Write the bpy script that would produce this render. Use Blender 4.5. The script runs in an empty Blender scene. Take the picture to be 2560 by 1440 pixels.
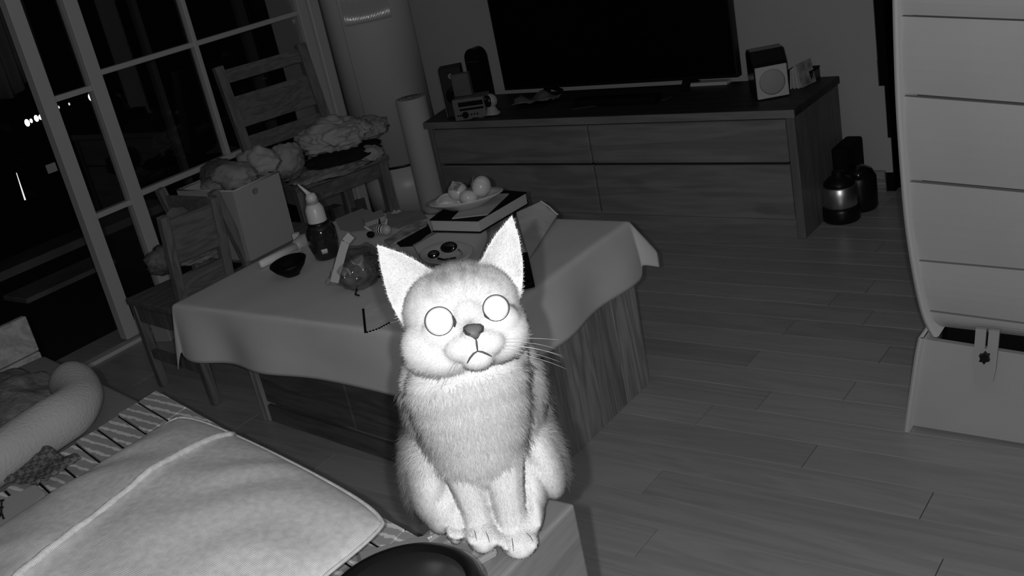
import bpy, bmesh, math, random
import numpy as np
from mathutils import Vector, Matrix, noise
from mathutils.bvhtree import BVHTree
random.seed(7)
PI = math.pi
S = bpy.context.scene
C = S.collection

# ---------------------------------------------------------------- camera, world, lamps, exposure
F = 2643.67                       # focal length in pixels of the 2560 wide frame
MC = Matrix(((0.79774493, 0.57121177, -0.19318419),      # rows: camera right, down, forward in world axes
             (0.06719275, -0.4025877, -0.91291198),
             (-0.59923965, 0.71529032, -0.35954359)))
CAM = Vector((0, 0, 1.25))
cd = bpy.data.cameras.new('camera'); cam = bpy.data.objects.new('camera', cd); C.objects.link(cam)
cd.sensor_width = 36; cd.lens = F / 2560 * 36; cd.clip_start = 0.02; cd.clip_end = 200
rot = Matrix((MC[0], -Vector(MC[1]), -Vector(MC[2]))).transposed()
cam.matrix_world = Matrix.Translation(CAM) @ rot.to_4x4()
S.camera = cam
w = bpy.data.worlds.new('night'); S.world = w; w.use_nodes = True
w.node_tree.nodes['Background'].inputs[0].default_value = (.5, .5, .5, 1)
w.node_tree.nodes['Background'].inputs[1].default_value = 0.0012
S.view_settings.view_transform = 'Standard'; S.view_settings.look = 'None'
S.view_settings.exposure = 0.0; S.view_settings.gamma = 1.0; S.view_settings.use_curve_mapping = False
RIGHT = Vector(MC[0]); UP = -Vector(MC[1]); FWD = Vector(MC[2])
for nm, off, pw in (('infrared_lamp_a', -.040, 31.0), ('infrared_lamp_b', .022, 27.0)):   # the infrared diodes around the lens
    l = bpy.data.lights.new(nm, 'POINT'); l.energy = pw; l.shadow_soft_size = .006; l.color = (1, 1, 1)
    o = bpy.data.objects.new(nm, l); C.objects.link(o); o.location = CAM + RIGHT * off + UP * .006 - FWD * .005

# ---------------------------------------------------------------- measuring helpers: pixel + plane -> point of the room
def ray(px, py):
    return RIGHT * ((px - 1280) / F) - UP * ((py - 720) / F) + FWD
def Zp(px, py, z): d = ray(px, py); return CAM + d * ((z - CAM.z) / d.z)
def Yp(px, py, y): d = ray(px, py); return CAM + d * (y / d.y)
def Xp(px, py, x): d = ray(px, py); return CAM + d * (x / d.x)
def pix(p):
    q = p - CAM; d = q.dot(FWD); return (1280 + F * q.dot(RIGHT) / d, 720 - F * q.dot(UP) / d, d)

# ---------------------------------------------------------------- materials
MATS = {}
def mat(name, g, rough=.6, spec=.3, bump=0, bscale=80, var=0, vscale=6, metal=0, stretch=(1, 1, 1), coat=0, emit=None):
    if name in MATS: return MATS[name]
    m = bpy.data.materials.new(name); m.use_nodes = True; n = m.node_tree; b = n.nodes['Principled BSDF']
    b.inputs['Base Color'].default_value = (g, g, g, 1); b.inputs['Roughness'].default_value = rough
    b.inputs['Specular IOR Level'].default_value = spec; b.inputs['Metallic'].default_value = metal
    b.inputs['Coat Weight'].default_value = coat
    if emit: b.inputs['Emission Color'].default_value = (1, 1, 1, 1); b.inputs['Emission Strength'].default_value = emit
    tc = n.nodes.new('ShaderNodeTexCoord'); mp = n.nodes.new('ShaderNodeMapping'); mp.inputs['Scale'].default_value = stretch
    n.links.new(tc.outputs['Object'], mp.inputs[0])
    if var:
        t = n.nodes.new('ShaderNodeTexNoise'); t.inputs['Scale'].default_value = vscale; t.inputs['Detail'].default_value = 6
        r = n.nodes.new('ShaderNodeMapRange'); r.inputs[1].default_value = .3; r.inputs[2].default_value = .7
        r.inputs[3].default_value = max(0, g * (1 - var)); r.inputs[4].default_value = min(1, g * (1 + var))
        n.links.new(mp.outputs[0], t.inputs[0]); n.links.new(t.outputs[0], r.inputs[0]); n.links.new(r.outputs[0], b.inputs['Base Color'])
    if bump:
        t = n.nodes.new('ShaderNodeTexNoise'); t.inputs['Scale'].default_value = bscale; t.inputs['Detail'].default_value = 4
        u = n.nodes.new('ShaderNodeBump'); u.inputs['Strength'].default_value = bump; u.inputs['Distance'].default_value = .004
        n.links.new(mp.outputs[0], t.inputs[0]); n.links.new(t.outputs[0], u.inputs['Height']); n.links.new(u.outputs[0], b.inputs['Normal'])
    MATS[name] = m; return m
def wood(name, g, axis=0, rough=.5, spec=.3, var=.35, scale=1.0, knots=True, perobj=False):
    """grain lines run along the given axis"""
    if name in MATS: return MATS[name]
    m = bpy.data.materials.new(name); m.use_nodes = True; n = m.node_tree; b = n.nodes['Principled BSDF']
    b.inputs['Roughness'].default_value = rough; b.inputs['Specular IOR Level'].default_value = spec
    tc = n.nodes.new('ShaderNodeTexCoord'); src = tc.outputs['Object']
    if perobj:
        oi = n.nodes.new('ShaderNodeObjectInfo'); cx = n.nodes.new('ShaderNodeVectorMath'); cx.operation = 'SCALE'
        cx.inputs[0].default_value = (7.3, 11.9, 5.1); n.links.new(oi.outputs['Random'], cx.inputs['Scale'])
        ad = n.nodes.new('ShaderNodeVectorMath'); ad.operation = 'ADD'; n.links.new(src, ad.inputs[0]); n.links.new(cx.outputs[0], ad.inputs[1]); src = ad.outputs[0]
    mp = n.nodes.new('ShaderNodeMapping'); s = [9 * scale] * 3; s[axis] = .9 * scale; mp.inputs['Scale'].default_value = s
    n.links.new(src, mp.inputs[0])
    t1 = n.nodes.new('ShaderNodeTexNoise'); t1.inputs['Scale'].default_value = 1.3; t1.inputs['Detail'].default_value = 3; t1.inputs['Distortion'].default_value = 1.2
    wv = n.nodes.new('ShaderNodeMath'); wv.operation = 'MULTIPLY'; wv.inputs[1].default_value = 26
    sn = n.nodes.new('ShaderNodeMath'); sn.operation = 'SINE'
    t2 = n.nodes.new('ShaderNodeTexNoise'); t2.inputs['Scale'].default_value = 9; t2.inputs['Detail'].default_value = 5
    n.links.new(mp.outputs[0], t1.inputs[0]); n.links.new(mp.outputs[0], t2.inputs[0])
    n.links.new(t1.outputs[0], wv.inputs[0]); n.links.new(wv.outputs[0], sn.inputs[0])
    a = n.nodes.new('ShaderNodeMath'); a.operation = 'MULTIPLY'; a.inputs[1].default_value = .22; n.links.new(sn.outputs[0], a.inputs[0])
    a2 = n.nodes.new('ShaderNodeMath'); a2.operation = 'ADD'; n.links.new(a.outputs[0], a2.inputs[0]); n.links.new(t2.outputs[0], a2.inputs[1])
    last = a2.outputs[0]
    if knots:
        mk = n.nodes.new('ShaderNodeMapping'); s2 = [5.5] * 3; s2[axis] = 2.2; mk.inputs['Scale'].default_value = s2; n.links.new(src, mk.inputs[0])
        vo = n.nodes.new('ShaderNodeTexVoronoi'); n.links.new(mk.outputs[0], vo.inputs[0]); vo.inputs['Scale'].default_value = 1
        kr = n.nodes.new('ShaderNodeMapRange'); kr.inputs[1].default_value = .03; kr.inputs[2].default_value = .12; kr.inputs[3].default_value = -.55; kr.inputs[4].default_value = 0
        n.links.new(vo.outputs['Distance'], kr.inputs[0]); a3 = n.nodes.new('ShaderNodeMath'); a3.operation = 'ADD'
        n.links.new(last, a3.inputs[0]); n.links.new(kr.outputs[0], a3.inputs[1]); last = a3.outputs[0]
    r = n.nodes.new('ShaderNodeMapRange'); r.inputs[1].default_value = .1; r.inputs[2].default_value = .9
    r.inputs[3].default_value = g * (1 - var); r.inputs[4].default_value = g * (1 + var)
    n.links.new(last, r.inputs[0]); out = r.outputs[0]
    if perobj:
        v = n.nodes.new('ShaderNodeMapRange'); v.inputs[3].default_value = .90; v.inputs[4].default_value = 1.10
        n.links.new(oi.outputs['Random'], v.inputs[0]); mu = n.nodes.new('ShaderNodeMath'); mu.operation = 'MULTIPLY'
        n.links.new(out, mu.inputs[0]); n.links.new(v.outputs[0], mu.inputs[1]); out = mu.outputs[0]
    n.links.new(out, b.inputs['Base Color'])
    u = n.nodes.new('ShaderNodeBump'); u.inputs['Strength'].default_value = .15; u.inputs['Distance'].default_value = .002
    n.links.new(last, u.inputs['Height']); n.links.new(u.outputs[0], b.inputs['Normal'])
    MATS[name] = m; return m
def weave(name, g, scale=900, rough=.85, strength=.35):
    if name in MATS: return MATS[name]
    m = mat(name, g, rough, .15, var=.12, vscale=90); n = m.node_tree; b = n.nodes['Principled BSDF']
    tc = n.nodes['Texture Coordinate']; hs = []
    for ax in ('X', 'Y'):
        wv = n.nodes.new('ShaderNodeTexWave'); wv.bands_direction = ax; wv.inputs['Scale'].default_value = scale / 20; wv.inputs['Distortion'].default_value = 1.5
        n.links.new(tc.outputs['Object'], wv.inputs[0]); hs.append(wv)
    a = n.nodes.new('ShaderNodeMath'); a.operation = 'ADD'; n.links.new(hs[0].outputs['Fac'], a.inputs[0]); n.links.new(hs[1].outputs['Fac'], a.inputs[1])
    u = n.nodes.new('ShaderNodeBump'); u.inputs['Strength'].default_value = strength; u.inputs['Distance'].default_value = .0012
    n.links.new(a.outputs[0], u.inputs['Height']); n.links.new(u.outputs[0], b.inputs['Normal'])
    return m
def glass(name, gloss=.06, rough=.02, tint=.95):
    if name in MATS: return MATS[name]
    m = bpy.data.materials.new(name); m.use_nodes = True; n = m.node_tree; n.nodes.remove(n.nodes['Principled BSDF'])
    t = n.nodes.new('ShaderNodeBsdfTransparent'); t.inputs[0].default_value = (tint, tint, tint, 1)
    g = n.nodes.new('ShaderNodeBsdfGlossy'); g.inputs['Roughness'].default_value = rough
    x = n.nodes.new('ShaderNodeMixShader'); x.inputs[0].default_value = gloss
    n.links.new(t.outputs[0], x.inputs[1]); n.links.new(g.outputs[0], x.inputs[2]); n.links.new(x.outputs[0], n.nodes['Material Output'].inputs[0])
    MATS[name] = m; return m

# ---------------------------------------------------------------- object helpers
def link(name, me, m, parent=None, smooth=False):
    o = bpy.data.objects.new(name, me); C.objects.link(o)
    if m: me.materials.append(m)
    if smooth:
        for p in me.polygons: p.use_smooth = True
    if parent is not None:
        o.parent = parent; o.matrix_parent_inverse = ROOTS.get(parent.name, Matrix.Identity(4))
    return o
ROOTS = {}
def obj(name, bm, m, parent=None, smooth=False, label=None):
    me = bpy.data.meshes.new(name); bmesh.ops.recalc_face_normals(bm, faces=bm.faces[:]); bm.to_mesh(me); bm.free()
    o = link(name, me, m, parent, smooth)
    if label: o['label'] = label
    return o
def thing(name, label, cat, loc=(0, 0, 0), group=None):
    o = bpy.data.objects.new(name, None); C.objects.link(o); o.empty_display_size = .05
    o.location = loc; ROOTS[o.name] = Matrix.Translation(Vector(loc)).inverted()
    return tag(o, label, cat, group)
def tag(o, label, cat, group=None):
    o['label'] = label; o['category'] = cat
    if group: o['group'] = group
    return o
def struct(name, bm, m, label=None, smooth=False):
    o = obj(name, bm, m, None, smooth); o['kind'] = 'structure'
    if label: o['label'] = label
    return o
def B(): return bmesh.new()
def hexa(bm, p, bev=0, seg=2):
    """p: 8 points, bottom four then top four (same order)"""
    v = [bm.verts.new(q) for q in p]; fs = []
    for f in ((3, 2, 1, 0), (4, 5, 6, 7), (0, 1, 5, 4), (1, 2, 6, 5), (2, 3, 7, 6), (3, 0, 4, 7)): fs.append(bm.faces.new([v[i] for i in f]))
    if bev:
        es = {e for f in fs for e in f.edges}
        bmesh.ops.bevel(bm, geom=list(es), offset=bev, segments=seg, profile=.6, affect='EDGES')
    return bm
def box(bm, x0, x1, y0, y1, z0, z1, bev=0, seg=2):
    return hexa(bm, [(x0, y0, z0), (x1, y0, z0), (x1, y1, z0), (x0, y1, z0), (x0, y0, z1), (x1, y0, z1), (x1, y1, z1), (x0, y1, z1)], bev, seg)
def obox(bm, c, s, rz=0, bev=0, seg=2, tilt=None):
    M = Matrix.Translation(Vector(c)) @ Matrix.Rotation(rz, 4, 'Z')
    if tilt is not None: M = M @ tilt
    a, b, d = s[0] / 2, s[1] / 2, s[2] / 2
    return hexa(bm, [M @ Vector(q) for q in ((-a, -b, -d), (a, -b, -d), (a, b, -d), (-a, b, -d), (-a, -b, d), (a, -b, d), (a, b, d), (-a, b, d))], bev, seg)
def bar(bm, p, q, w_, t_, upv=(0, 0, 1), bev=0):
    p, q = Vector(p), Vector(q); d = (q - p).normalized(); u = Vector(upv); s = d.cross(u)
    if s.length < 1e-4: s = d.cross(Vector((1, 0, 0)))
    s.normalize(); u = s.cross(d)
    a, b = s * w_ / 2, u * t_ / 2
    return hexa(bm, [p - a - b, p + a - b, q + a - b, q - a - b, p - a + b, p + a + b, q + a + b, q - a + b], bev)
def tube(bm, pts, rad, n=10, cap=True):
    pts = [Vector(p) for p in pts]; R = rad if isinstance(rad, (list, tuple)) else [rad] * len(pts); rings = []; prev = None
    for i, p in enumerate(pts):
        d = (pts[min(i + 1, len(pts) - 1)] - pts[max(i - 1, 0)]).normalized()
        s = prev - d * prev.dot(d) if prev is not None else d.orthogonal()
        s.normalize(); prev = s; t = d.cross(s)
        rings.append([bm.verts.new(p + (s * math.cos(2 * PI * k / n) + t * math.sin(2 * PI * k / n)) * R[i]) for k in range(n)])
    for a, b in zip(rings, rings[1:]):
        for k in range(n): bm.faces.new((a[k], a[(k + 1) % n], b[(k + 1) % n], b[k]))
    if cap: bm.faces.new(rings[0][::-1]); bm.faces.new(rings[-1])
    return bm
def lathe(bm, prof, c, n=32, M=None, sx=1, sy=1):
    c = Vector(c); rings = []
    for r, z in prof:
        ring = []
        for k in range(n):
            v = Vector((r * sx * math.cos(2 * PI * k / n), r * sy * math.sin(2 * PI * k / n), z))
            if M: v = M @ v
            ring.append(bm.verts.new(c + v))
        rings.append(ring)
    for a, b in zip(rings, rings[1:]):
        for k in range(n): bm.faces.new((a[k], a[(k + 1) % n], b[(k + 1) % n], b[k]))
    bm.faces.new(rings[0][::-1]); bm.faces.new(rings[-1])
    return bm
def ell(bm, c, r, M=None, sub=3, fn=None):
    ret = bmesh.ops.create_icosphere(bm, subdivisions=sub, radius=1)
    for v in ret['verts']:
        q = v.co.copy()
        if fn: q = fn(q)
        q = Vector((q.x * r[0], q.y * r[1], q.z * r[2]))
        if M: q = M @ q
        v.co = Vector(c) + q
    return bm
def sheet(bm, pts, nu, nv, fn=None):
    """bilinear sheet over four corners a b c d, fn(u,v,p)->p"""
    a, b, c, d = [Vector(p) for p in pts]; g = []
    for i in range(nu + 1):
        u = i / nu; row = []
        for j in range(nv + 1):
            v = j / nv; p = (a * (1 - u) + b * u) * (1 - v) + (d * (1 - u) + c * u) * v
            if fn: p = fn(u, v, p)
            row.append(bm.verts.new(p))
        g.append(row)
    for i in range(nu):
        for j in range(nv): bm.faces.new((g[i][j], g[i + 1][j], g[i + 1][j + 1], g[i][j + 1]))
    return bm
def solid(o, t, off=0):
    m = o.modifiers.new('thick', 'SOLIDIFY'); m.thickness = t; m.offset = off; return o
def crumple(c, r, seed, sub=4, amp=.35, fold=5, flat=None, rz=0):
    """a heap of folded cloth: an ellipsoid with ridged folds"""
    bm = B(); sd = Vector((seed * 3.7, seed * 1.3, seed * 5.1)); R = Matrix.Rotation(rz, 3, 'Z')
    def fn(q):
        n1 = noise.noise(q * 1.4 + sd); n2 = noise.noise(q * 2.3 - sd); n3 = 1 - abs(math.sin((q.x * 1.1 + q.y * .6 + n1 * 1.6) * fold))
        n4 = noise.noise(q * 7 + sd)
        return q * (1 + amp * (.5 * n1 + .4 * n2 + .35 * (n3 - .4) + .12 * n4))
    ell(bm, c, r, R, sub, fn)
    if flat is not None:
        for v in bm.verts:
            if v.co.z < flat: v.co.z = flat
    return bm

# ---------------------------------------------------------------- materials in use
M_floor = wood('floor_wood', .33, 0, .34, .35, .11, 1.0, True, True)
M_gap = mat('dark_gap', .008, .9)
M_wall = mat('painted_wall', .43, .8, .1, bump=.05, bscale=60, var=.03, vscale=2)
M_white = mat('white_frame', .50, .5, .3)
M_stand = wood('stand_wood', .20, 0, .5, .2, .22, .8)
M_standv = wood('stand_wood_upright', .15, 2, .5, .2, .22, .8)
M_standy = wood('stand_top_wood', .035, 0, .5, .2, .3, .8)
M_tablev = wood('table_wood', .27, 2, .5, .2, .35, 1.0)
M_tabled = wood('table_front_wood', .10, 0, .5, .2, .3, 1.0)
M_chair = wood('chair_wood', .15, 2, .6, .2, .3, 1.6)
M_chairb = wood('chair_rail_wood', .14, 1, .6, .2, .3, 1.6)
M_arm = wood('armrest_wood', .21, 1, .42, .3, .16, 1.6, False)
M_armboard = wood('side_board_wood', .35, 0, .5, .2, .25, 1.2)
M_black = mat('black_plastic', .008, .35, .3)
M_blackm = mat('black_matt', .006, .7, .1)
M_screen = mat('black_screen', .003, .25, .1)
M_cloth = mat('tablecloth_linen', .56, .9, .05, bump=.06, bscale=500, var=.03, vscale=12)
M_plastic = mat('white_plastic', .40, .35, .3, var=.05, vscale=5)
M_plasticd = mat('grey_plastic', .30, .4, .3)
M_pillow = weave('pillow_linen', .74, 2600, strength=.3)
M_paper = mat('white_paper', .55, .8, .1)
M_paperd = mat('printed_paper', .30, .8, .1, var=.5, vscale=40)
M_ac = mat('appliance_white', .60, .38, .5)
M_steel = mat('brushed_steel', .65, .36, .5, metal=1)
M_gar = [mat('garment_light', .42, .9, .05, bump=.3, bscale=60), mat('garment_mid', .26, .9, .05, bump=.3, bscale=60, var=.3, vscale=20),
         mat('garment_dark', .02, .9, .05), mat('garment_grey', .34, .9, .05, bump=.3, bscale=50)]

# ================================================================= THE SETTING
fl = struct('floor', box(B(), -3.46, .6, -.2, 4.6, -.03, -.008), M_gap)
PW = .0965
y0 = Zp(1640, 938, 0).y
while y0 > .05: y0 -= PW
jx = {}
for (a, b) in ((2129, 962), (2031, 1122), (1640, 1185), (2325, 1240), (1880, 890), (1745, 1045), (2100, 720)):
    p = Zp(a, b + 10, 0); jx[int((p.y - y0) // PW)] = p.x
meshes = {}
rr = random.Random(3)
row = 0; y = y0; n_pl = 0
while y < 3.44:
    Lp = .92
    x = -3.46; first = jx.get(row, None)
    if first is None: off = rr.uniform(.1, Lp)
    else: off = (first - x) % Lp
    if off < .08: off += .08
    edges = [x]; e = x + off
    while e < -.2: edges.append(e); e += Lp
    edges.append(.1)
    for a, b in zip(edges, edges[1:]):
        ln = round(b - a, 3)
        if ln < .02: continue
        if ln not in meshes:
            bm = B(); box(bm, 0, ln - .0020, 0, PW - .0022, -.012, 0, .0003, 1)
            me = bpy.data.meshes.new('plank'); bmesh.ops.recalc_face_normals(bm, faces=bm.faces[:]); bm.to_mesh(me); bm.free(); me.materials.append(M_floor); meshes[ln] = me
        o = bpy.data.objects.new('plank', meshes[ln]); C.objects.link(o); o.parent = fl; o.location = (a, y, 0); n_pl += 1
    y += PW; row += 1

YW = 3.46
XD = Yp(2205, 330, YW).x                                  # the wall's free edge beside the dark doorway
wf = struct('wall_front', box(B(), -3.60, XD, YW, YW + .12, 0, 2.5), M_wall)
# little steps of the plaster edge next to the doorway
for (a, b, dx) in ((150, 215, -.012), (215, 345, .006), (345, 440, .016)):
    zt, zb = Yp(2200, a, YW).z, Yp(2200, b, YW).z
    o = struct('trim_1', box(B(), XD - .01, XD + .012 + dx, YW - .002, YW + .004, max(zb, .07), zt), M_wall)
struct('doorway_shade_strip', box(B(), XD + .0005, XD + .03, YW + .006, YW + .14, 0, 2.4), mat('doorway_shade', .006, .9, .05))['label'] = 'black strip over the wall end, added for the dark of the doorway'  # black strip hides the lit wall end, standing in for doorway shade
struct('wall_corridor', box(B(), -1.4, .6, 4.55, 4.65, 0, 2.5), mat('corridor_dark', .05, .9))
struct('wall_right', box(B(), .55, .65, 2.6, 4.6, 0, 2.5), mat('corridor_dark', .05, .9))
bb = B(); box(bb, -3.40, XD + .004, YW - .014, YW, 0, .05, .002, 1)
struct('baseboard_front', bb, wood('baseboard_wood', .26, 0, .5, .2, .4, 2))
bb = B(); box(bb, -3.40, XD + .004, YW - .018, YW, .05, .078, .002, 1)
struct('baseboard_front_upper', bb, MATS['baseboard_wood'])['label'] = 'upper strip of the wooden skirting'

XW = -3.26
ys = dict(s1a=Xp(310, 861, XW).y, s2a=2.035, s2b=2.085)
def vb(y, z0=0, z1=2.1, w_=.03, d=.04, x=XW): return box(B(), x - d, x, y, y + w_, z0, z1, .002, 1)
S1 = Xp(295, 740, XW).y; S2 = Xp(383, 610, XW).y
zr1, zr2 = Xp(500, 107, XW).z, Xp(560, 399, XW).z
# sliding door leaf (door_1) between the two broad stiles
d1 = struct('door_1', vb(S1 - .022, .02, 2.05, .05), M_white)
def wpart(par, name, bm, m=None, label=None): return obj(name, bm, m or M_white, par, label=label)
wpart(d1, 'stile', vb(S2 - .025, .02, 2.05, .05))
zb = Xp(190, 233, XW).z; zc = Xp(280, 527, XW).z
wpart(d1, 'bottom_rail', box(B(), XW - .04, XW, S1 + .028, S2 - .025, .02, .075, .002, 1))
wpart(d1, 'crossbar', box(B(), XW - .035, XW - .008, S1 + .028, S2 - .025, zb - .009, zb + .009))
wpart(d1, 'crossbar', box(B(), XW - .035, XW - .008, S1 + .028, S2 - .025, zc - .009, zc + .009))
wpart(d1, 'top_rail', box(B(), XW - .04, XW, S1 + .028, S2 - .025, 1.99, 2.05))
M_glass = glass('window_glass')
wpart(d1, 'pane', box(B(), XW - .025, XW - .021, S1 + .03, S2 - .027, .07, 1.99), M_glass)
# fixed window (window_1) from the second stile to the corner post
YE = Xp(785, 170, XW).y
w1 = struct('window_1', box(B(), XW - .05, XW - .002, S2 + .025, YE + .03, .0, .05), M_white)
yb = Xp(530, 240, XW).y
wpart(w1, 'crossbar', box(B(), XW - .033, XW - .003, S2 + .025, YE, zr1 - .009, zr1 + .009, .002, 1))
wpart(w1, 'crossbar', box(B(), XW - .033, XW - .003, S2 + .025, YE, zr2 - .010, zr2 + .010, .002, 1))
wpart(w1, 'muntin', vb(yb - .009, zr2 + .01, 2.05, .018, .03))
wpart(w1, 'stile', vb(YE, .05, 2.05, .045))
wpart(w1, 'top_rail', box(B(), XW - .04, XW, S2 + .025, YE, 1.99, 2.05))
wpart(w1, 'pane', box(B(), XW - .022, XW - .018, S2 + .025, YE, .05, 1.99), M_glass)
# reveal beside the window, wall above it
struct('trim_2', box(B(), XW - .05, XW + .012, YE + .05, YE + .10, 0, 2.4, .004, 1), M_white)
struct('trim_3', box(B(), XW - .09, XW - .02, YE + .105, YE + .135, 0, 2.4, .004, 1), M_white)
struct('wall_left', box(B(), -3.60, -3.47, YE + .14, YW, 0, 2.5), M_wall)
struct('wall_left_return', box(B(), -3.60, XW - .05, YE + .136, YE + .16, 0, 2.5), M_wall)['label'] = 'short plaster return beside the window'
struct('wall_left_above', box(B(), XW - .10, XW, -.2, YE + .1, 2.06, 2.5), M_wall)['label'] = 'wall above the sliding door'
struct('trim_4', box(B(), XW - .03, XW + .015, .3, S1 + .25, -.008, .012, .003, 1), mat('track_metal', .55, .4, .3))['label'] = 'pale floor track of the sliding door'
struct('ceiling', box(B(), -3.6, .65, -.2, 4.65, 2.5, 2.55), M_wall)
# balcony
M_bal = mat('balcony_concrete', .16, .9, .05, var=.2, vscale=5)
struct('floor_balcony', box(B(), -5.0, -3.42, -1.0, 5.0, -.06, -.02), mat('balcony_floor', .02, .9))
pz = Xp(180, 690, -4.8).z
struct('wall_balcony', box(B(), -5.0, -4.8, .8, 5.0, -.02, .02), M_bal)
XB = -4.8
ow = struct('window_2', box(B(), XB - .05, XB, -1, 5, 2.2, 2.3), mat('outer_frame', .14, .6))
for (a, b, wd) in ((405, 227, .03), (625, 100, .05), (690, 30, .03)):
    yy = Xp(a, b, XB).y
    obj('mullion', box(B(), XB - .04, XB, yy - wd / 2, yy + wd / 2, .02, 2.2), MATS['outer_frame'], ow)
obj('pane', box(B(), XB - .02, XB - .016, .8, 5, .02, 2.2), glass('outer_glass', .03), ow)

# ================================================================= FURNITURE AGAINST THE FAR WALL
YS = 3.012
st = thing('tv_stand', 'long low wooden media stand with four plank drawers under the television', 'stand', (-2.0, 3.2, 0))
sl = Yp(1088, 400, YS).x; sr = Yp(2000, 430, YS).x; zt = .425
obj('top', hexa(B(), [(sl - .012, YS - .006, zt - .026), (sr + .004, YS - .006, zt - .026), (sr + .004, 3.40, zt - .026), (sl - .12, 3.40, zt - .026), (sl - .012, YS - .006, zt), (sr + .004, YS - .006, zt), (sr + .004, 3.40, zt), (sl - .12, 3.40, zt)], .003, 1), M_standy, st, label='dark wooden top board')
obj('front_lip', box(B(), sl - .012, sr + .004, YS - .010, YS - .006, zt - .026, zt - .001), M_stand, st)
obj('side_panel', box(B(), sr - .028, sr, YS - .004, 3.39, 0, zt - .027, .002, 1), M_standv, st)
obj('side_panel', box(B(), sl, sl + .02, YS - .004, 3.39, 0, zt - .027, .002, 1), M_standv, st)
obj('back_panel', box(B(), sl + .02, sr - .028, 3.37, 3.385, 0, zt - .027), M_standv, st)
obj('plinth', box(B(), sl + .02, sr - .028, YS + .006, YS + .02, .0, .075), M_stand, st)
obj('carcass', box(B(), sl + .02, sr - .028, YS + .03, 3.36, .01, zt - .03), M_blackm, st)
xm = Yp(1483, 414, YS).x; zm = Yp(1700, 411, YS).z
for (a, b) in ((sl + .022, xm - .003), (xm + .003, sr - .032)):
    for (c, d) in ((.062, zm - .004), (zm + .004, zt - .033)):
        dr = obj('drawer', box(B(), a, b, YS, YS + .02, c, d, .003, 1), M_stand, st)

tv = thing('television', 'large black flat television standing on the wooden media stand', 'television', (-2.08, 3.3, .43))
tl = Yp(1232, 75, 3.30).x; tr = Yp(1834, 100, 3.30).x; zb_ = .462
obj('casing', box(B(), tl, tr, 3.30, 3.335, zb_, zb_ + .58, .004, 2), M_black, tv)
obj('screen', box(B(), tl + .008, tr - .008, 3.2985, 3.30, zb_ + .012, zb_ + .572), M_screen, tv)
for s in (-.3, .3):
    f = B(); bar(f, ((tl + tr) / 2 + s, 3.285, zt + .004), ((tl + tr) / 2 + s, 3.315, zb_ + .004), .03, .008); bar(f, ((tl + tr) / 2 + s, 3.315, zb_ + .004), ((tl + tr) / 2 + s, 3.39, zt + .006), .03, .008)
    obj('foot', f, M_blackm, tv)
tag(obj('paper_box', box(B(), Yp(1722, 212, 3.385).x, Yp(1826, 205, 3.385).x, 3.355, 3.395, zt, zt + .012, .001, 1), M_paper), 'flat white strip of paper lying under the television', 'paper')

# right speaker (turned to the sofa)
def speaker_r():
    c = Zp(1934, 246, zt); rz = math.radians(34); t = thing('speaker', 'small black speaker with white front and round grille at the right end of the stand', 'speaker', c)
    fx, fy = Vector((math.cos(rz), math.sin(rz), 0)), Vector((-math.sin(rz), math.cos(rz), 0))   # width direction, depth direction
    W_, H_, D_ = .108, .150, .12
    c2 = Vector(c) + fy * D_ / 2
    bm = B()
    prof = [(-D_ / 2, .0), (D_ / 2, .0), (D_ / 2, H_ * .88), (D_ / 2 - .02, H_), (-D_ / 2 + .035, H_), (-D_ / 2, H_ * .74)]
    L_ = [bm.verts.new(c2 - fx * W_ / 2 + fy * a + Vector((0, 0, z + .002))) for a, z in prof]
    R_ = [bm.verts.new(c2 + fx * W_ / 2 + fy * a + Vector((0, 0, z + .002))) for a, z in prof]
    bm.faces.new(L_); bm.faces.new(R_[::-1])
    for i in range(6): j = (i + 1) % 6; bm.faces.new((L_[i], L_[j], R_[j], R_[i]))
    bmesh.ops.bevel(bm, geom=bm.edges[:], offset=.003, segments=2, affect='EDGES')
    obj('cabinet', bm, mat('gloss_black', .006, .12, .6), t, label='glossy black speaker body')
    fc = c2 - fy * (D_ / 2 + .003) + Vector((0, 0, H_ * .37))
    obj('front_panel', obox(B(), fc, (W_ * .93, .007, H_ * .68), rz, .002, 1), mat('speaker_white', .48, .5), t, label='white front baffle')
    Mx = Matrix.Rotation(rz, 3, 'Z') @ Matrix.Rotation(PI / 2, 3, 'X')
    obj('grille', lathe(B(), [(.040, 0), (.041, .002), (.036, .004), (.001, .005)], fc - fy * .003, 40, Mx), mat('grille_grey', .33, .7), t, True, label='round grey mesh grille')
    for k in (-.3, .3):
        obj('foot', lathe(B(), [(.006, 0), (.006, .002)], c2 + fx * W_ * k + Vector((0, 0, 0)), 12), M_blackm, t)
speaker_r()
# left speaker, mini stereo, box, black round-topped device, mini camera
def dev(name, label, cat, px, py, yy, W_, H_, D_, rz, m, z=zt):
    c = Yp(px, py, yy); c.z = z; t = thing(name, label, cat, c)
    o = obj('body', obox(B(), c + Vector((0, 0, H_ / 2)), (W_, D_, H_), rz, .003, 2), m, t)
    return t, c
cL = Zp(1140, 288, zt) + Vector((-.005, .03, 0)); rL = .62
t = thing('speaker', 'tall black wooden speaker behind the mini stereo on the left end', 'speaker', cL)
fxL = Vector((math.cos(rL), math.sin(rL), 0)); fyL = Vector((-math.sin(rL), math.cos(rL), 0)); hL = .185
obj('body', obox(B(), cL + Vector((0, 0, hL / 2)), (.085, .10, hL), rL, .003, 2), mat('speaker_black', .012, .6), t)
obj('side_panel', obox(B(), cL - fxL * .044 + Vector((0, 0, hL / 2)), (.002, .098, hL - .004), rL), mat('speaker_lit_side', .20, .6), t, label='speaker side painted lighter as the lit side')  # side painted paler for the lamp light falling on it
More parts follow.
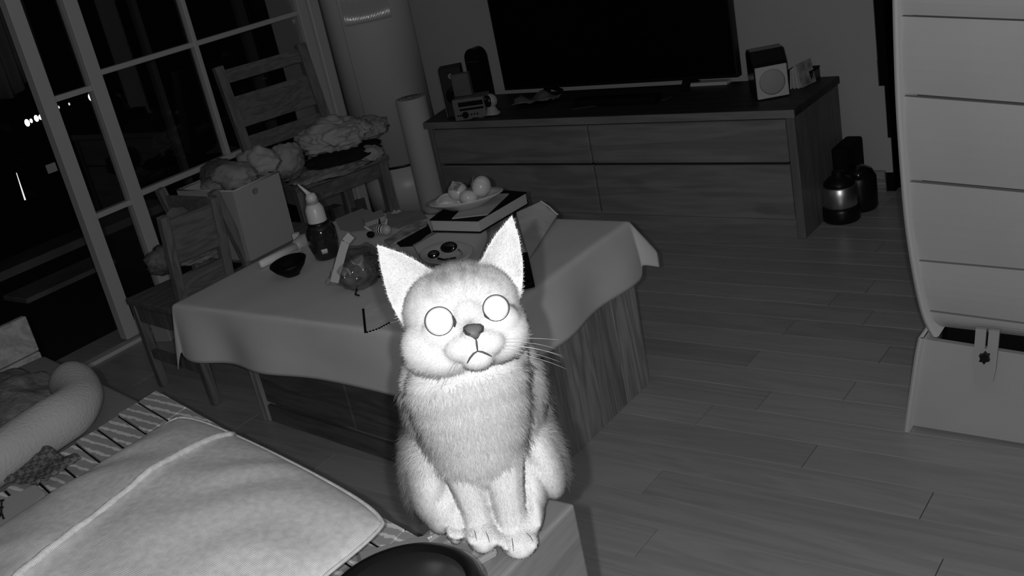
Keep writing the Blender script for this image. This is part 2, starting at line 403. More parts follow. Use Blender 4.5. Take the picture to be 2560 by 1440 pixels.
obj('tweeter', lathe(B(), [(.012, 0), (.010, .004), (.002, .006)], cL - fyL * .050 + Vector((0, 0, .155)), 16, Matrix.Rotation(rL, 3, 'Z') @ Matrix.Rotation(PI / 2, 3, 'X')), M_plasticd, t, True)
obj('cone', lathe(B(), [(.034, 0), (.032, .004), (.010, -.004), (.003, .002)], cL - fyL * .050 + Vector((0, 0, .08)), 24, Matrix.Rotation(rL, 3, 'Z') @ Matrix.Rotation(PI / 2, 3, 'X')), M_black, t, True)
M_stereo = mat('stereo_grey', .17, .4, .4)
t, c = dev('mini_stereo', 'grey compact stereo receiver with black display and round volume knob', 'stereo', 1188, 297, 3.07, .125, .080, .09, .36, M_stereo)
fy = Vector((math.sin(.36), -math.cos(.36), 0)); fx = Vector((math.cos(.36), math.sin(.36), 0)); f0 = c + fy * .046
obj('display', obox(B(), f0 + fx * .01 + Vector((0, 0, .060)), (.098, .003, .017), .36), M_black, t, label='black display window')
obj('disc_slot', obox(B(), f0 + fx * .01 + Vector((0, 0, .040)), (.096, .003, .008), .36, .001, 1), M_black, t)
RX = Matrix.Rotation(.36, 3, 'Z') @ Matrix.Rotation(PI / 2, 3, 'X')
obj('volume_knob', lathe(B(), [(.0125, 0), (.0125, .008), (.010, .010)], f0 - fx * .017 + Vector((0, 0, .020)), 24, RX), M_black, t, label='round black volume knob')
for k in (-.047, -.038, -.030, .006, .018, .030):
    obj('button', lathe(B(), [(.0035, 0), (.0032, .003)], f0 + fx * k + Vector((0, 0, .019)), 12, RX), M_black, t)
c = Yp(1168, 230, 3.10); tb = thing('carton', 'small pale box standing on top of the mini stereo', 'box', (c.x, 3.10, zt + .080))
obj('body', obox(B(), (c.x + .004, 3.075, zt + .081 + .042), (.070, .03, .082), .36, .002, 1), mat('carton_grey', .12, .7, var=.1, vscale=20), tb)
obj('lid', obox(B(), (c.x + .004, 3.075, zt + .081 + .084), (.072, .032, .003), .36), MATS['carton_grey'], tb)
c = Yp(1190, 165, 3.24)
t = thing('radio', 'black round-topped gadget behind the pale box next to the television', 'radio', (c.x, 3.25, zt))
bm = B(); pr = [(-.038, 0), (.038, 0)] + [(.038 * math.cos(a), .185 + .038 * math.sin(a) * 1.1) for a in [PI * k / 12 for k in range(13)]]
lo = [bm.verts.new((c.x + a, 3.225, zt + z)) for a, z in pr]; hi = [bm.verts.new((c.x + a, 3.275, zt + z)) for a, z in pr]
bm.faces.new(lo); bm.faces.new(hi[::-1])
for i in range(len(pr)): j = (i + 1) % len(pr); bm.faces.new((lo[i], lo[j], hi[j], hi[i]))
obj('body', bm, M_black, t)
obj('chrome_strip', obox(B(), (c.x, 3.2235, zt + .175), (.05, .002, .003)), M_steel, t, label='thin chrome strip')
c = Zp(1232, 286, zt)
t = thing('webcam', 'small white round indoor camera with a black face, in front of the mini stereo', 'camera', c)
obj('base', lathe(B(), [(.030, 0), (.031, .006), (.024, .012), (.016, .030), (.012, .034)], c, 28), M_plastic, t, True)
bm = B(); ell(bm, c + Vector((0, .004, .052)), (.027, .024, .027)); obj('head', bm, M_plastic, t, True)
bm = B(); ell(bm, c + Vector((-.004, -.006, .053)), (.0235, .019, .0235)); obj('face', bm, M_black, t, True, label='glossy black camera face')
for dx, dz in ((-.016, .062), (-.002, .066), (-.008, .045)):
    bm = B(); ell(bm, c + Vector((dx, -.0235, dz)), (.0022, .0015, .0022), sub=1); obj('diode', bm, M_paper, t)
bm = B(); tube(bm, [Zp(x, y_, zt + .003) for x, y_ in ((1180, 296), (1205, 292), (1225, 290), (1255, 288))], .002, 6)
tag(obj('cable', bm, M_black), 'thin black cable beneath the small round camera', 'cable')
bm = B(); tube(bm, [Zp(x, y_, zt + .003) for x, y_ in ((1430, 273), (1480, 266), (1560, 258), (1620, 252), (1660, 250), (1678, 243))], .0025, 6)
tag(obj('remote_cable', bm, mat('cable_dark', .04, .3, .5)), 'long dark cable lying along the front of the stand', 'cable')
a = Zp(1280, 273, zt); b = Zp(1372, 262, zt)
bm = B(); sheet(bm, [a, b, b + Vector((.02, .07, .01)), a + Vector((.0, .08, .012))], 14, 8, lambda u, v, p: p + Vector((0, 0, .018 + .012 * noise.noise(Vector((u * 5, v * 4, 2))) + .014 * math.sin(u * 9 + v * 3) * v)))
o = solid(obj('crumpled_cloth', bm, mat('cloth_dim', .12, .8), smooth=True), .003); tag(o, 'crumpled grey cloth lying in front of the television', 'cloth')
bm = B(); box(bm, a.x + .02, b.x - .01, a.y + .012, a.y + .06, zt, zt + .010, .003, 1); tag(obj('black_case', bm, M_blackm), 'flat black case under the crumpled grey cloth', 'case')
bm = B(); c = Zp(1470, 250, zt); box(bm, c.x, c.x + .34, 3.13, 3.19, zt, zt + .028, .008, 2)
tag(obj('soundbar', bm, M_blackm), 'slim black soundbar in front of the television', 'soundbar')
# papers and black box beside the right speaker
c = Zp(2005, 222, zt)
t = thing('paper_stack', 'stack of folded printed papers leaning beside the white fronted speaker', 'papers', c)
for k in range(4):
    obj('sheet', obox(B(), c + Vector((.000 - .010 * k, .045, .040 - .003 * k)), (.003, .085, .078 - .004 * k), -.18, tilt=Matrix.Rotation(.10 * k - .2, 4, 'Y')), M_paperd if k == 0 else M_paper, t)
c = Zp(2035, 196, zt)
t = thing('router', 'black flat box at the back right corner of the stand', 'box', (c.x, 3.36, zt))
obj('body', box(B(), c.x - .075, c.x + .02, 3.31, 3.39, zt, zt + .036, .003, 1), M_black, t); obj('lid', box(B(), c.x - .076, c.x + .021, 3.309, 3.391, zt + .036, zt + .041, .001, 1), M_blackm, t)

# floor objects right of the stand
c = Zp(2097, 556, 0); c.y += .03
t = thing('steel_canister', 'steel and black round canister with a domed lid on the floor beside the stand', 'canister', c)
obj('base', lathe(B(), [(.055, 0), (.060, .006), (.060, .045), (.056, .050)], c, 40), M_black, t, True)
obj('band', lathe(B(), [(.052, .050), (.054, .053), (.054, .116), (.050, .120)], c, 40), M_steel, t, True, label='shiny steel band')
obj('lid', lathe(B(), [(.050, .120), (.048, .130), (.032, .146), (.020, .150), (.020, .166), (.010, .170)], c, 40), M_black, t, True)
c2 = Zp(2122, 535, 0); c2.y += .06; c2.x += .02
t = thing('dark_canister', 'dark round pot half hidden behind the steel canister', 'pot', c2)
obj('body', lathe(B(), [(.050, 0), (.056, .01), (.056, .11), (.050, .12)], c2, 32), M_black, t, True)
obj('lid', lathe(B(), [(.052, .12), (.044, .135), (.020, .148), (.008, .152)], c2, 32), mat('gloss_black', .006, .12, .6), t, True)
c3 = Zp(2125, 515, 0)
t = thing('subwoofer', 'tall black subwoofer box on the floor against the wall', 'speaker', (c3.x, 3.3, 0))
zt3 = Yp(2140, 372, 3.28).z; xl, xr = Yp(2090, 450, 3.28).x, Yp(2166, 450, 3.43).x
obj('body', box(B(), xl - .012, xr, 3.28, 3.43, .0, zt3, .012, 3), M_blackm, t)
obj('front_grille', box(B(), xl + .004, xr - .012, 3.274, 3.28, .03, zt3 - .02, .002, 1), M_black, t)

# standing air conditioner in the corner
ca = Yp(981, 300, 3.26); ca.z = 0; ra = .183
t = thing('air_conditioner', 'tall white cylindrical air conditioner standing in the corner', 'air conditioner', (ca.x, ca.y, 0))
th0 = math.atan2(-ca.y, -ca.x)        # direction to the sofa
def cyl(r0, z0, z1, a0=0, a1=2 * PI, n=96, rib=0, nr=0, dz=None):
    bm = B(); full = abs(a1 - a0 - 2 * PI) < 1e-6; rows = []
    zs = [z0, z1] if dz is None else dz
    for (z) in zs:
        zz, rr_ = (z, r0) if not isinstance(z, tuple) else z
        rows.append([bm.verts.new((ca.x + (rr_ + rib * (.5 + .5 * math.cos(k * PI))) * math.cos(th0 + a0 + (a1 - a0) * k / n), ca.y + (rr_ + rib * (.5 + .5 * math.cos(k * PI))) * math.sin(th0 + a0 + (a1 - a0) * k / n), zz)) for k in range(n if full else n + 1)])
    for a, b in zip(rows, rows[1:]):
        m_ = len(a)
        for k in range(m_ if full else m_ - 1): bm.faces.new((a[k], a[(k + 1) % m_], b[(k + 1) % m_], b[k]))
    if full: bm.faces.new(rows[0][::-1]); bm.faces.new(rows[-1])
    return bm
zring = Yp(1000, 412, 3.16).z
obj('body', cyl(ra - .003, zring + .008, 1.75), M_ac, t, True)
obj('base', cyl(ra - .003, .0, zring - .004), M_ac, t, True)
obj('ring', cyl(ra - .006, zring - .004, zring + .008), M_black, t, True, label='black ring above the base')
o = obj('front_panel', cyl(ra + .002, zring + .012, 1.72, -.62, 1.25, 90), M_ac, t, True, label='ribbed white front panel'); solid(o, .004, 1)
zg = Yp(900, 20, 3.1).z
NR = 30
for kk in range(NR):
    a = th0 - .52 + 1.04 * (kk + .5) / NR; p_ = Vector((ca.x + (ra + .004) * math.cos(a), ca.y + (ra + .004) * math.sin(a), 0)); rd = Vector((math.cos(a), math.sin(a), 0))
    bm = B(); tube(bm, [p_ + rd * .0042 + Vector((0, 0, zg - .062)), p_ + rd * .0038 + Vector((0, 0, zg - .055)), p_ - rd * .0050 + Vector((0, 0, zg + .046)), p_ - rd * .007 + Vector((0, 0, zg + .05))], .0038, 12)  # ribs tilted back so the lamp glint lands on this band
    obj('louvre', bm, mat('gloss_white', .5, .10, 1.0, coat=1), t, True, 'glossy vertical louvre, shaped to catch the lamp glint' if kk == 0 else None)
o = obj('air_grille', cyl(ra + .004, 0, 0, -.75, .75, 72, .003, dz=[(zg + .052, ra + .004), (1.68, ra + .003)]), M_ac, t, False); solid(o, .003, 1)
# roll standing by the stand
cr = Yp(1062, 400, 3.17); cr.z = 0; zr = Yp(1050, 250, 3.12).z
t = thing('paper_roll', 'thick pale roll standing upright between the air conditioner and the stand', 'roll', (cr.x, 3.17, 0))
obj('body', lathe(B(), [(.062, 0), (.064, .01), (.064, zr - .004), (.062, zr)], (cr.x, 3.17, 0), 40), mat('roll_pale', .52, .7), t, True)
bm = B()
pts = []
for k in range(90):
    a = k * .22; r_ = .012 + .048 * k / 90; pts.append((cr.x + r_ * math.cos(a), 3.17 + r_ * math.sin(a), zr + .001))
tube(bm, pts, .0012, 4); obj('coiled_edge', bm, mat('roll_dark', .10, .8), t)

# ================================================================= WHITE PANELLED UNIT (right edge of the picture)
YC = 1.97
t = thing('panel_unit', 'tall white plastic unit of stacked curved panels on a flared base', 'cabinet', (Zp(2262, 1078, 0).x + .2, YC, 0))
edge = [(2235, -60), (2236, 40), (2242, 235), (2252, 400), (2266, 560), (2288, 700), (2310, 790), (2334, 838)]
ep = [Yp(a, b, YC) for a, b in edge]
def ribbon(pts, wpx0, wpx1, y0_, y1_, name, m, label=None):
    bm = B(); rows = []
    for (a, b) in pts:
        l = Yp(a + wpx0, b, YC); r = Yp(a + wpx1, b, YC)
        rows.append([bm.verts.new((l.x, y0_, l.z)), bm.verts.new((r.x, y0_, r.z)), bm.verts.new((r.x, y1_, r.z)), bm.verts.new((l.x, y1_, l.z))])
    for a, b in zip(rows, rows[1:]):
        for k in range(4): bm.faces.new((a[k], a[(k + 1) % 4], b[(k + 1) % 4], b[k]))
    bm.faces.new(rows[0]); bm.faces.new(rows[-1][::-1])
    bmesh.ops.bevel(bm, geom=[e for e in bm.edges], offset=.002, segments=2, affect='EDGES')
    return obj(name, bm, m, t, True, label)
def dense(pts, n=6):
    out = []
    for i in range(len(pts) - 1):
        for k in range(n):
            u = k / n; p0 = pts[max(i - 1, 0)]; p1 = pts[i]; p2 = pts[i + 1]; p3 = pts[min(i + 2, len(pts) - 1)]
            out.append(tuple(.5 * ((2 * p1[j]) + (-p0[j] + p2[j]) * u + (2 * p0[j] - 5 * p1[j] + 4 * p2[j] - p3[j]) * u * u + (-p0[j] + 3 * p1[j] - 3 * p2[j] + p3[j]) * u ** 3) for j in (0, 1)))
    out.append(pts[-1]); return out
de = dense(edge)
ribbon(de, 0, 17, YC - .012, YC + .30, 'side_rail', mat('rail_plastic', .50, .4, .3), 'curved white side edge')
def xe(py):
    for a, b in zip(de, de[1:]):
        if a[1] <= py <= b[1]: return a[0] + (b[0] - a[0]) * (py - a[1]) / (b[1] - a[1])
    return de[-1][0]
seams = [(-60, -55), (38, 50), (238, 262), (452, 480), (650, 676), (776, 812), (828, 860)]
RXm = 2860
def sy(a, b, x): return a + (b - a) * (x - 2250) / 310
for i in range(len(seams) - 1):
    (a0, b0), (a1, b1) = seams[i], seams[i + 1]; bm = B(); rows = []
    gap = 3 if i > 0 else 0; g2 = (5 if i in (1, 2) else 2)
    nst = 6
    for k in range(nst + 1):
        f_ = k / nst; ya = a0 + gap + (a1 - g2 - a0 - gap) * f_; x_l = xe(ya) + 16
        l = Yp(x_l, ya, YC); yr = sy(a0 + gap, b0 + gap, RXm) + (sy(a1 - g2, b1 - g2, RXm) - sy(a0 + gap, b0 + gap, RXm)) * f_; r = Yp(RXm, yr, YC)
        bulge = -.006 * math.sin(PI * f_) + (0.0 if i < 5 else .02 * f_)
        rows.append([bm.verts.new((l.x, YC + bulge, l.z)), bm.verts.new((r.x, YC + bulge, r.z)), bm.verts.new((r.x, YC + .012 + bulge, r.z)), bm.verts.new((l.x, YC + .012 + bulge, l.z))])
    for a, b in zip(rows, rows[1:]):
        for k in range(4): bm.faces.new((a[k], a[(k + 1) % 4], b[(k + 1) % 4], b[k]))
    bm.faces.new(rows[0]); bm.faces.new(rows[-1][::-1])
    obj('panel', bm, M_plastic, t, False)
bm = B(); l = Yp(2262, 200, YC); r = Yp(RXm, 200, YC)
box(bm, l.x + .012, r.x, YC + .03, YC + .28, .27, 1.1); obj('core', bm, mat('gap_grey', .07, .7), t)
bm = B(); box(bm, l.x + .04, r.x, YC + .045, YC + .27, .02, .269); obj('gap_shade_block', bm, M_blackm, t)  # black block fills in the shade of the gap above the base
# base
be = dense([(2299, 838), (2290, 880), (2278, 960), (2266, 1040), (2261, 1078)])
ribbon(be, 0, 15, YC - .010, YC + .30, 'base_rail', MATS['rail_plastic'], 'flared white edge of the base')
bm = B(); rows = []
for (a, b, c_, d_) in ((2312, 848, 2860, 935), (2294, 900, 2860, 990), (2284, 980, 2860, 1070), (2274, 1062, 2860, 1158)):
    l = Yp(a, b, YC); r = Yp(c_, d_, YC)
    rows.append([bm.verts.new((l.x, YC, l.z)), bm.verts.new((r.x, YC, r.z)), bm.verts.new((r.x, YC + .012, r.z)), bm.verts.new((l.x, YC + .012, l.z))])
for a, b in zip(rows, rows[1:]):
    for k in range(4): bm.faces.new((a[k], a[(k + 1) % 4], b[(k + 1) % 4], b[k]))
bm.faces.new(rows[0]); bm.faces.new(rows[-1][::-1]); obj('base_panel', bm, M_plastic, t)
# bracket with a star knob
def quadslab(name, pts, y0_, y1_, m, label=None, bev=0):
    P0 = [Yp(a, b, y0_) for a, b in pts]; n_ = len(P0); bm = B()
    A = [bm.verts.new((p.x, y0_, p.z)) for p in P0]; Bv = [bm.verts.new((p.x, y1_, p.z)) for p in P0]
    bm.faces.new(A); bm.faces.new(Bv[::-1])
    for i in range(n_): j = (i + 1) % n_; bm.faces.new((A[i], A[j], Bv[j], Bv[i]))
    return obj(name, bm, m, t, label=label)
quadslab('bracket', [(2439, 822), (2466, 824), (2462, 872), (2468, 872), (2472, 825), (2499, 828), (2494, 880), (2489, 925), (2482, 955), (2468, 962), (2448, 962), (2436, 955), (2433, 900)], YC - .012, YC - .004, mat('bracket_plastic', .36, .45), 'slotted pale bracket across the joint')
sp = []
for k in range(12):
    a = k * PI / 6; r_ = 15 if k % 2 == 0 else 10; sp.append((2460 + r_ * math.sin(a), 897 + r_ * math.cos(a)))
quadslab('star_knob', sp, YC - .022, YC - .011, M_black, 'black star shaped knob')

# ================================================================= LOW TABLE WITH CLOTH
TX0, TX1, TY0, TY1, TZ = -2.225, -1.300, 1.372, 2.02, .437
t = thing('low_table', 'low wooden table of plank slabs beneath the pale tablecloth', 'table', ((TX0 + TX1) / 2, 1.7, 0))
obj('tabletop', box(B(), TX0, TX1, TY0, TY1, TZ - .035, TZ - .002, .004, 1), M_tabled, t)
BYL, BYR = 1.560, 1.455; BY0 = BYR; BX0, BX1 = -2.27, TX1 - .012
ncol = 5
for i in range(ncol):
    a = BY0 + (TY1 + .005 - BY0) * i / ncol; b = BY0 + (TY1 + .005 - BY0) * (i + 1) / ncol
    o = obj('side_plank', box(B(), BX1 - .025, BX1, a, b - .0015, 0, TZ - .036, .0015, 1), wood('table_plank_%d' % (i % 3), (.22, .30, .25)[i % 3], 2, .5, .2, .35, 1.3), t)
    a2 = BYL - .01 + (TY1 - BYL + .01) * i / ncol; b2 = BYL - .01 + (TY1 - BYL + .01) * (i + 1) / ncol; obj('side_plank', box(B(), BX0, BX0 + .025, a2, b2 - .0015, 0, TZ - .036, .0015, 1), M_tablev, t)
obj('body', box(B(), BX0 + .03, BX1 - .03, BYL + .02, TY1 - .02, .012, TZ - .037), M_tabled, t)
xs = Yp(830, 1035, BY0).x
def yf(x): return BYR + (BYL - BYR) * (BX1 - x) / (BX1 - BX0)
def fslab(x0, x1, d0, d1, z0, z1): return hexa(B(), [(x0, yf(x0) + d0, z0), (x1, yf(x1) + d0, z0), (x1, yf(x1) + d1, z0), (x0, yf(x0) + d1, z0), (x0, yf(x0) + d0, z1), (x1, yf(x1) + d0, z1), (x1, yf(x1) + d1, z1), (x0, yf(x0) + d1, z1)], .0015, 1)
obj('drawer_front', fslab(BX0 + .03, xs - .002, 0, .012, .06, TZ - .06), M_tabled, t)
obj('drawer_front', fslab(xs + .002, BX1 - .03, 0, .012, .06, TZ - .06), M_tabled, t)
obj('plinth', fslab(BX0 + .03, BX1 - .03, -.004, .01, 0, .05), M_tabled, t)
# the cloth
def cloth():
    bm = B(); OV = .150; nx, ny = 120, 96; g = []
    W_, D_ = TX1 - TX0 + .006, TY1 - TY0 + .006
    for i in range(nx + 1):
        s = -OV + (W_ + 2 * OV) * i / nx; r_ = []
        for j in range(ny + 1):
            q = -OV + (D_ + OV + .095) * j / ny
            ox = -s if s < 0 else (s - W_ if s > W_ else 0); oy = -q if q < 0 else (q - D_ if q > D_ else 0)
            sx = -1 if s < 0 else 1; sy_ = -1 if q < 0 else 1
            x = TX0 - .003 + min(max(s, 0), W_); y = TY0 - .003 + min(max(q, 0), D_); z = TZ
            if ox or oy:
                both = min(ox, oy)
                rad = math.hypot(ox, oy)
                fl_ = .10 + .015 * math.sin(s * 14 + 1) + .015 * math.sin(q * 17)
                if both > 0:
                    k = both / max(ox, oy); fl_ = .10 + (.34 if (sx > 0 and sy_ > 0) else .08) * k
                drop = rad * (1 - .25 * fl_)
                if both > 0: drop = rad * math.sqrt(max(.1, 1 - fl_ ** 2)) * (.80 if (sx > 0 and sy_ > 0) else .86)
                x += sx * ox / rad * rad * fl_; y += sy_ * oy / rad * rad * fl_
                e = .010; z = TZ - max(0, drop - e * .4) 
                rp = .010 * min(1, rad / .1)
                if oy and not ox: y += rp * math.sin(s * 19 + 2.2 * math.sin(s * 4.7)) * sy_
                if ox and not oy: x += rp * math.sin(q * 21 + 1.4) * sx
            else:
                z += .0012 * noise.noise(Vector((s * 9, q * 9, 0)))
            r_.append(bm.verts.new((x, y, z)))
        g.append(r_)
    for i in range(nx):
        for j in range(ny): bm.faces.new((g[i][j], g[i + 1][j], g[i + 1][j + 1], g[i][j + 1]))
    o = obj('tablecloth', bm, M_cloth, None, True); solid(o, .0016, 1)
    sm = o.modifiers.new('soft', 'SMOOTH'); sm.factor = .5; sm.iterations = 3
    tag(o, 'pale linen tablecloth draped over the low table behind the cat', 'tablecloth')
cloth()

TT = TZ + .003
def T(px, py, h=0): return Zp(px, py, TT + h)
def flat(name, label, cat, pts, h, m, z=None, lift=0):
    """flat rigid thing with its outline on the table"""
    P = [Zp(a, b, TT + lift + h) for a, b in pts]; bm = B()
    A = [bm.verts.new((p.x, p.y, TT + lift)) for p in P]; Bv = [bm.verts.new((p.x, p.y, TT + lift + h)) for p in P]
    bm.faces.new(A[::-1]); bm.faces.new(Bv)
    for i in range(len(P)): j = (i + 1) % len(P); bm.faces.new((A[i], A[j], Bv[j], Bv[i]))
    o = obj(name, bm, m); return tag(o, label, cat) if label else o
# papers, cards at the back left of the table
flat('paper_sheet', 'grey sheet of paper at the back corner of the table behind the bottle', 'paper', [(838, 548), (905, 521), (930, 528), (960, 570), (880, 580), (850, 574)], .0012, mat('paper_grey', .30, .8))
flat('card_box', 'small flat pale card box behind the striped figurine', 'box', [(905, 541), (955, 523), (962, 540), (912, 558)], .012, mat('card_pale', .30, .7), lift=.0015)
flat('brochure', 'grey brochure lying at the back edge of the table left of the books', 'brochure', [(965, 530), (1050, 525), (1070, 545), (1000, 570), (968, 566)], .002, mat('paper_grey2', .22, .8, var=.1, vscale=30))
flat('magazine', 'narrow glossy magazine with print in front of the brochure', 'magazine', [(960, 600), (1040, 553), (1068, 553), (1066, 562), (975, 612)], .005, M_paperd, lift=.0025)
flat('dark_folder', 'black folder lying left of the book stack', 'folder', [(985, 600), (1070, 560), (1078, 578), (1052, 600), (1030, 612), (1000, 614)], .004, M_blackm)
# striped figurine
c = T(952, 588)
t = thing('striped_figurine', 'tiny striped plush figure with a pale head on the papers', 'figurine', c)
Mstripe = mat('stripe_toy', .35, .6); nn = Mstripe.node_tree
wv = nn.nodes.new('ShaderNodeTexWave'); wv.inputs['Scale'].default_value = 45; wv.inputs['Distortion'].default_value = 3
rp = nn.nodes.new('ShaderNodeValToRGB'); rp.color_ramp.elements[0].position = .42; rp.color_ramp.elements[1].position = .5; rp.color_ramp.elements[1].color = (.6, .6, .6, 1); rp.color_ramp.elements[0].color = (.01, .01, .01, 1)
nn.links.new(nn.nodes['Texture Coordinate'].outputs['Object'], wv.inputs[0]); nn.links.new(wv.outputs['Fac'], rp.inputs[0]); nn.links.new(rp.outputs[0], nn.nodes['Principled BSDF'].inputs['Base Color'])
bm = B(); ell(bm, c + Vector((0, 0, .016)), (.026, .014, .014)); obj('body', bm, Mstripe, t, True)
bm = B(); ell(bm, c + Vector((.026, .0, .016)), (.014, .013, .014)); obj('head', bm, M_plastic, t, True)
for dx, dy, dz, l_ in ((-.004, .006, .026, .03), (.008, .012, .026, .026), (-.02, -.01, .0, .02)):
    bm = B(); tube(bm, [c + Vector((dx, dy, .014)), c + Vector((dx * 1.6, dy * 2, .012 + l_))], [.005, .0035], 8); obj('limb', bm, M_plastic if l_ < .03 else Mstripe, t, True)
bm = B(); ell(bm, c + Vector((-.016, -.020, .009)), (.012, .009, .009)); obj('tail', bm, M_blackm, t, True)
c = T(987, 534, .002); bm = B(); sheet(bm, [c + Vector((-.012, -.01, 0)), c + Vector((.014, -.008, 0)), c + Vector((.016, .012, 0)), c + Vector((-.010, .010, 0))], 8, 6, lambda u, v, p: p + Vector((0, 0, .012 * abs(noise.noise(Vector((u * 6, v * 6, 1)))) + .002)))
tag(solid(obj('crumpled_wrapper', bm, M_plasticd), .001), 'tiny crumpled wrapper by the back edge of the table', 'wrapper')

# bottle with nozzle, standing behind the dark jar
cj = T(812, 655); cj += Vector((-.02, .03, 0)); cj.z = TT
t = thing('dark_jar', 'dark glass jar with a small pale label standing on the tablecloth', 'jar', cj)
obj('body', lathe(B(), [(.026, 0), (.030, .003), (.034, .02), (.0385, .04), (.0385, .075), (.033, .088), (.026, .092)], cj, 40), mat('dark_glass', .02, .12, .6), t, True)
obj('collar', lathe(B(), [(.027, .088), (.028, .092), (.027, .096), (.024, .098)], cj, 32), M_black, t, True)
dv = Vector((-cj.x, -cj.y, 0)).normalized()
bm = B(); a0 = math.atan2(dv.y, dv.x)
rows = []
for k in range(7):
    a = a0 - .30 + .42 * k / 6; rows.append([bm.verts.new(cj + Vector((.0362 * math.cos(a), .0362 * math.sin(a), .021))), bm.verts.new(cj + Vector((.0388 * math.cos(a), .0388 * math.sin(a), .034)))])
for a, b in zip(rows, rows[1:]): bm.faces.new((a[0], b[0], b[1], a[1]))
solid(obj('label', bm, M_paper, t, True, 'small pale sticker'), .0006, 1)
top = cj + Vector((0, 0, .098))
tb = thing('squeeze_bottle', 'white squeeze bottle with a slanted nozzle rising behind the dark jar', 'bottle', top)
mb = mat('bottle_white', .60, .35, .4)
obj('body', lathe(B(), [(.0245, 0), (.0245, .002), (.0235, .034), (.0175, .046), (.015, .048)], top, 32), mb, tb, True)
obj('ring', lathe(B(), [(.0162, .048), (.0162, .051), (.0155, .0515), (.0162, .052), (.0160, .055)], top, 28), M_plasticd, tb, True, label='thin dark rings at the neck')
obj('cap', lathe(B(), [(.015, .055), (.0145, .064), (.011, .073), (.006, .075)], top, 28), mb, tb, True)
bm = B(); q = top + Vector((-.001, 0, .070)); tipd = -RIGHT * .0235 + Vector((0, 0, .028)); tube(bm, [q, q + tipd * .5, q + tipd], [.007, .004, .0018], 12); obj('nozzle', bm, mb, tb, True, 'pointed slanted nozzle')
# baton / flashlight shape
p0, p1, p2, p3 = T(650, 662, .012), T(738, 618, .012), T(745, 612, .014), T(778, 590, .014)
t = thing('white_baton', 'white plastic baton with a bulbous end lying left of the dark jar', 'baton', p0)
bm = B(); tube(bm, [p0, p0 + (p1 - p0) * .04, p1], [.008, .0105, .0125], 20); obj('stick', bm, mat('baton_white', .75, .5), t, True)
bm = B(); d_ = p3 - p1; tube(bm, [p1, p1 + d_ * .15, p1 + d_ * .5, p1 + d_ * .9, p1 + d_], [.013, .018, .020, .016, .004], 20); obj('bulb', bm, mat('baton_grey', .42, .4), t, True)
c = T(741, 592, .012)
tag(obj('small_cube', obox(B(), c, (.018, .018, .022), .5, .002, 1), M_paper), 'tiny pale block beside the end of the white baton', 'block')
c = T(735, 640, .003)
bm = B(); sheet(bm, [T(700, 655), T(755, 630), T(775, 612), T(735, 618)], 10, 8, lambda u, v, p: p + Vector((0, 0, .004 + .010 * abs(noise.noise(Vector((u * 5, v * 5, 8)))))))
tag(solid(obj('tissue', bm, mat('tissue_grey', .40, .8), smooth=True), .001), 'crumpled grey tissue between the baton and the black bowl', 'tissue')
# black bowl
c = T(732, 686); c.z = TT
t = thing('black_bowl', 'small matt black bowl with a flat foot on the near left of the table', 'bowl', c)
rb = .047
bm = B(); lathe(bm, [(.017, 0), (.019, .001), (rb * .8, .020), (rb, .036), (rb - .003, .0365), (rb * .72, .020), (.014, .005)], c, 40, Matrix.Rotation(.12, 3, 'X')); obj('body', bm, mat('bowl_black', .003, .5, .15), t, True)
obj('foot', lathe(B(), [(.018, -.001), (.018, .004)], c, 30), MATS['bowl_black'], t)

# plastic bag with food
c = T(890, 700); c.z = TT
t = thing('plastic_food_bag', 'shiny transparent plastic bag of food beside the cat\'s ear', 'bag', c)
pc = [T(825, 705), T(925, 690), T(945, 600), T(860, 585)]
bm = B(); cc = (T(897, 668, .042)); ell(bm, cc, (.050, .060, .046), Matrix.Rotation(.5, 3, 'Z'), 4, lambda q: q * (1 + .22 * noise.noise(q * 2.0) + .05 * noise.noise(q * 7)))
obj('contents', bm, mat('food_mottled', .16, .7, var=.7, vscale=22), t, True, label='dark mottled contents')
bm = B(); ell(bm, cc + Vector((0, 0, .002)), (.056, .066, .051), Matrix.Rotation(.5, 3, 'Z'), 5, lambda q: q * (1 + .22 * noise.noise(q * 2.0) + .07 * noise.noise(q * 5 + Vector((3, 1, 2)))))
for v in bm.verts:
    if v.co.z < TT + .001: v.co.z = TT + .001
obj('film', bm, glass('plastic_film', .22, .10, .9), t, True, label='clear shiny film')
dcc = (cc - CAM).dot(FWD) - .052
p = [CAM + ray(a, b) * dcc for a, b in ((836, 706), (840, 690), (848, 660), (856, 630), (864, 605), (878, 588))]
bm = B(); 
for i in range(5): bar(bm, p[i], p[i + 1], .019, .003, -FWD)
obj('folded_flap', bm, mat('film_white', .36, .4, .5), t, label='white folded edge of the bag')
bm = B(); sheet(bm, [T(815, 715), T(880, 715), T(930, 685), T(840, 680)], 24, 14, lambda u, v, p: p + Vector((0, 0, .004 + .014 * abs(noise.noise(Vector((u * 7, v * 6, 4)))) + .012 * v)))
solid(obj('crumpled_end', bm, mat('film_grey', .34, .3, .6), t, True), .0008)
# black strap with a buckle under the bag
bm = B()
sp_ = [T(950, 690, .004), T(925, 700, .006), T(905, 712, .006), T(893, 722, .005), T(888, 736, .004), T(898, 739, .003)]
for i in range(len(sp_) - 1): bar(bm, sp_[i], sp_[i + 1], .010 if i < 2 else .003, .003)
tag(obj('black_strap', bm, M_black), 'black strap lying under the plastic bag toward the cat', 'strap')
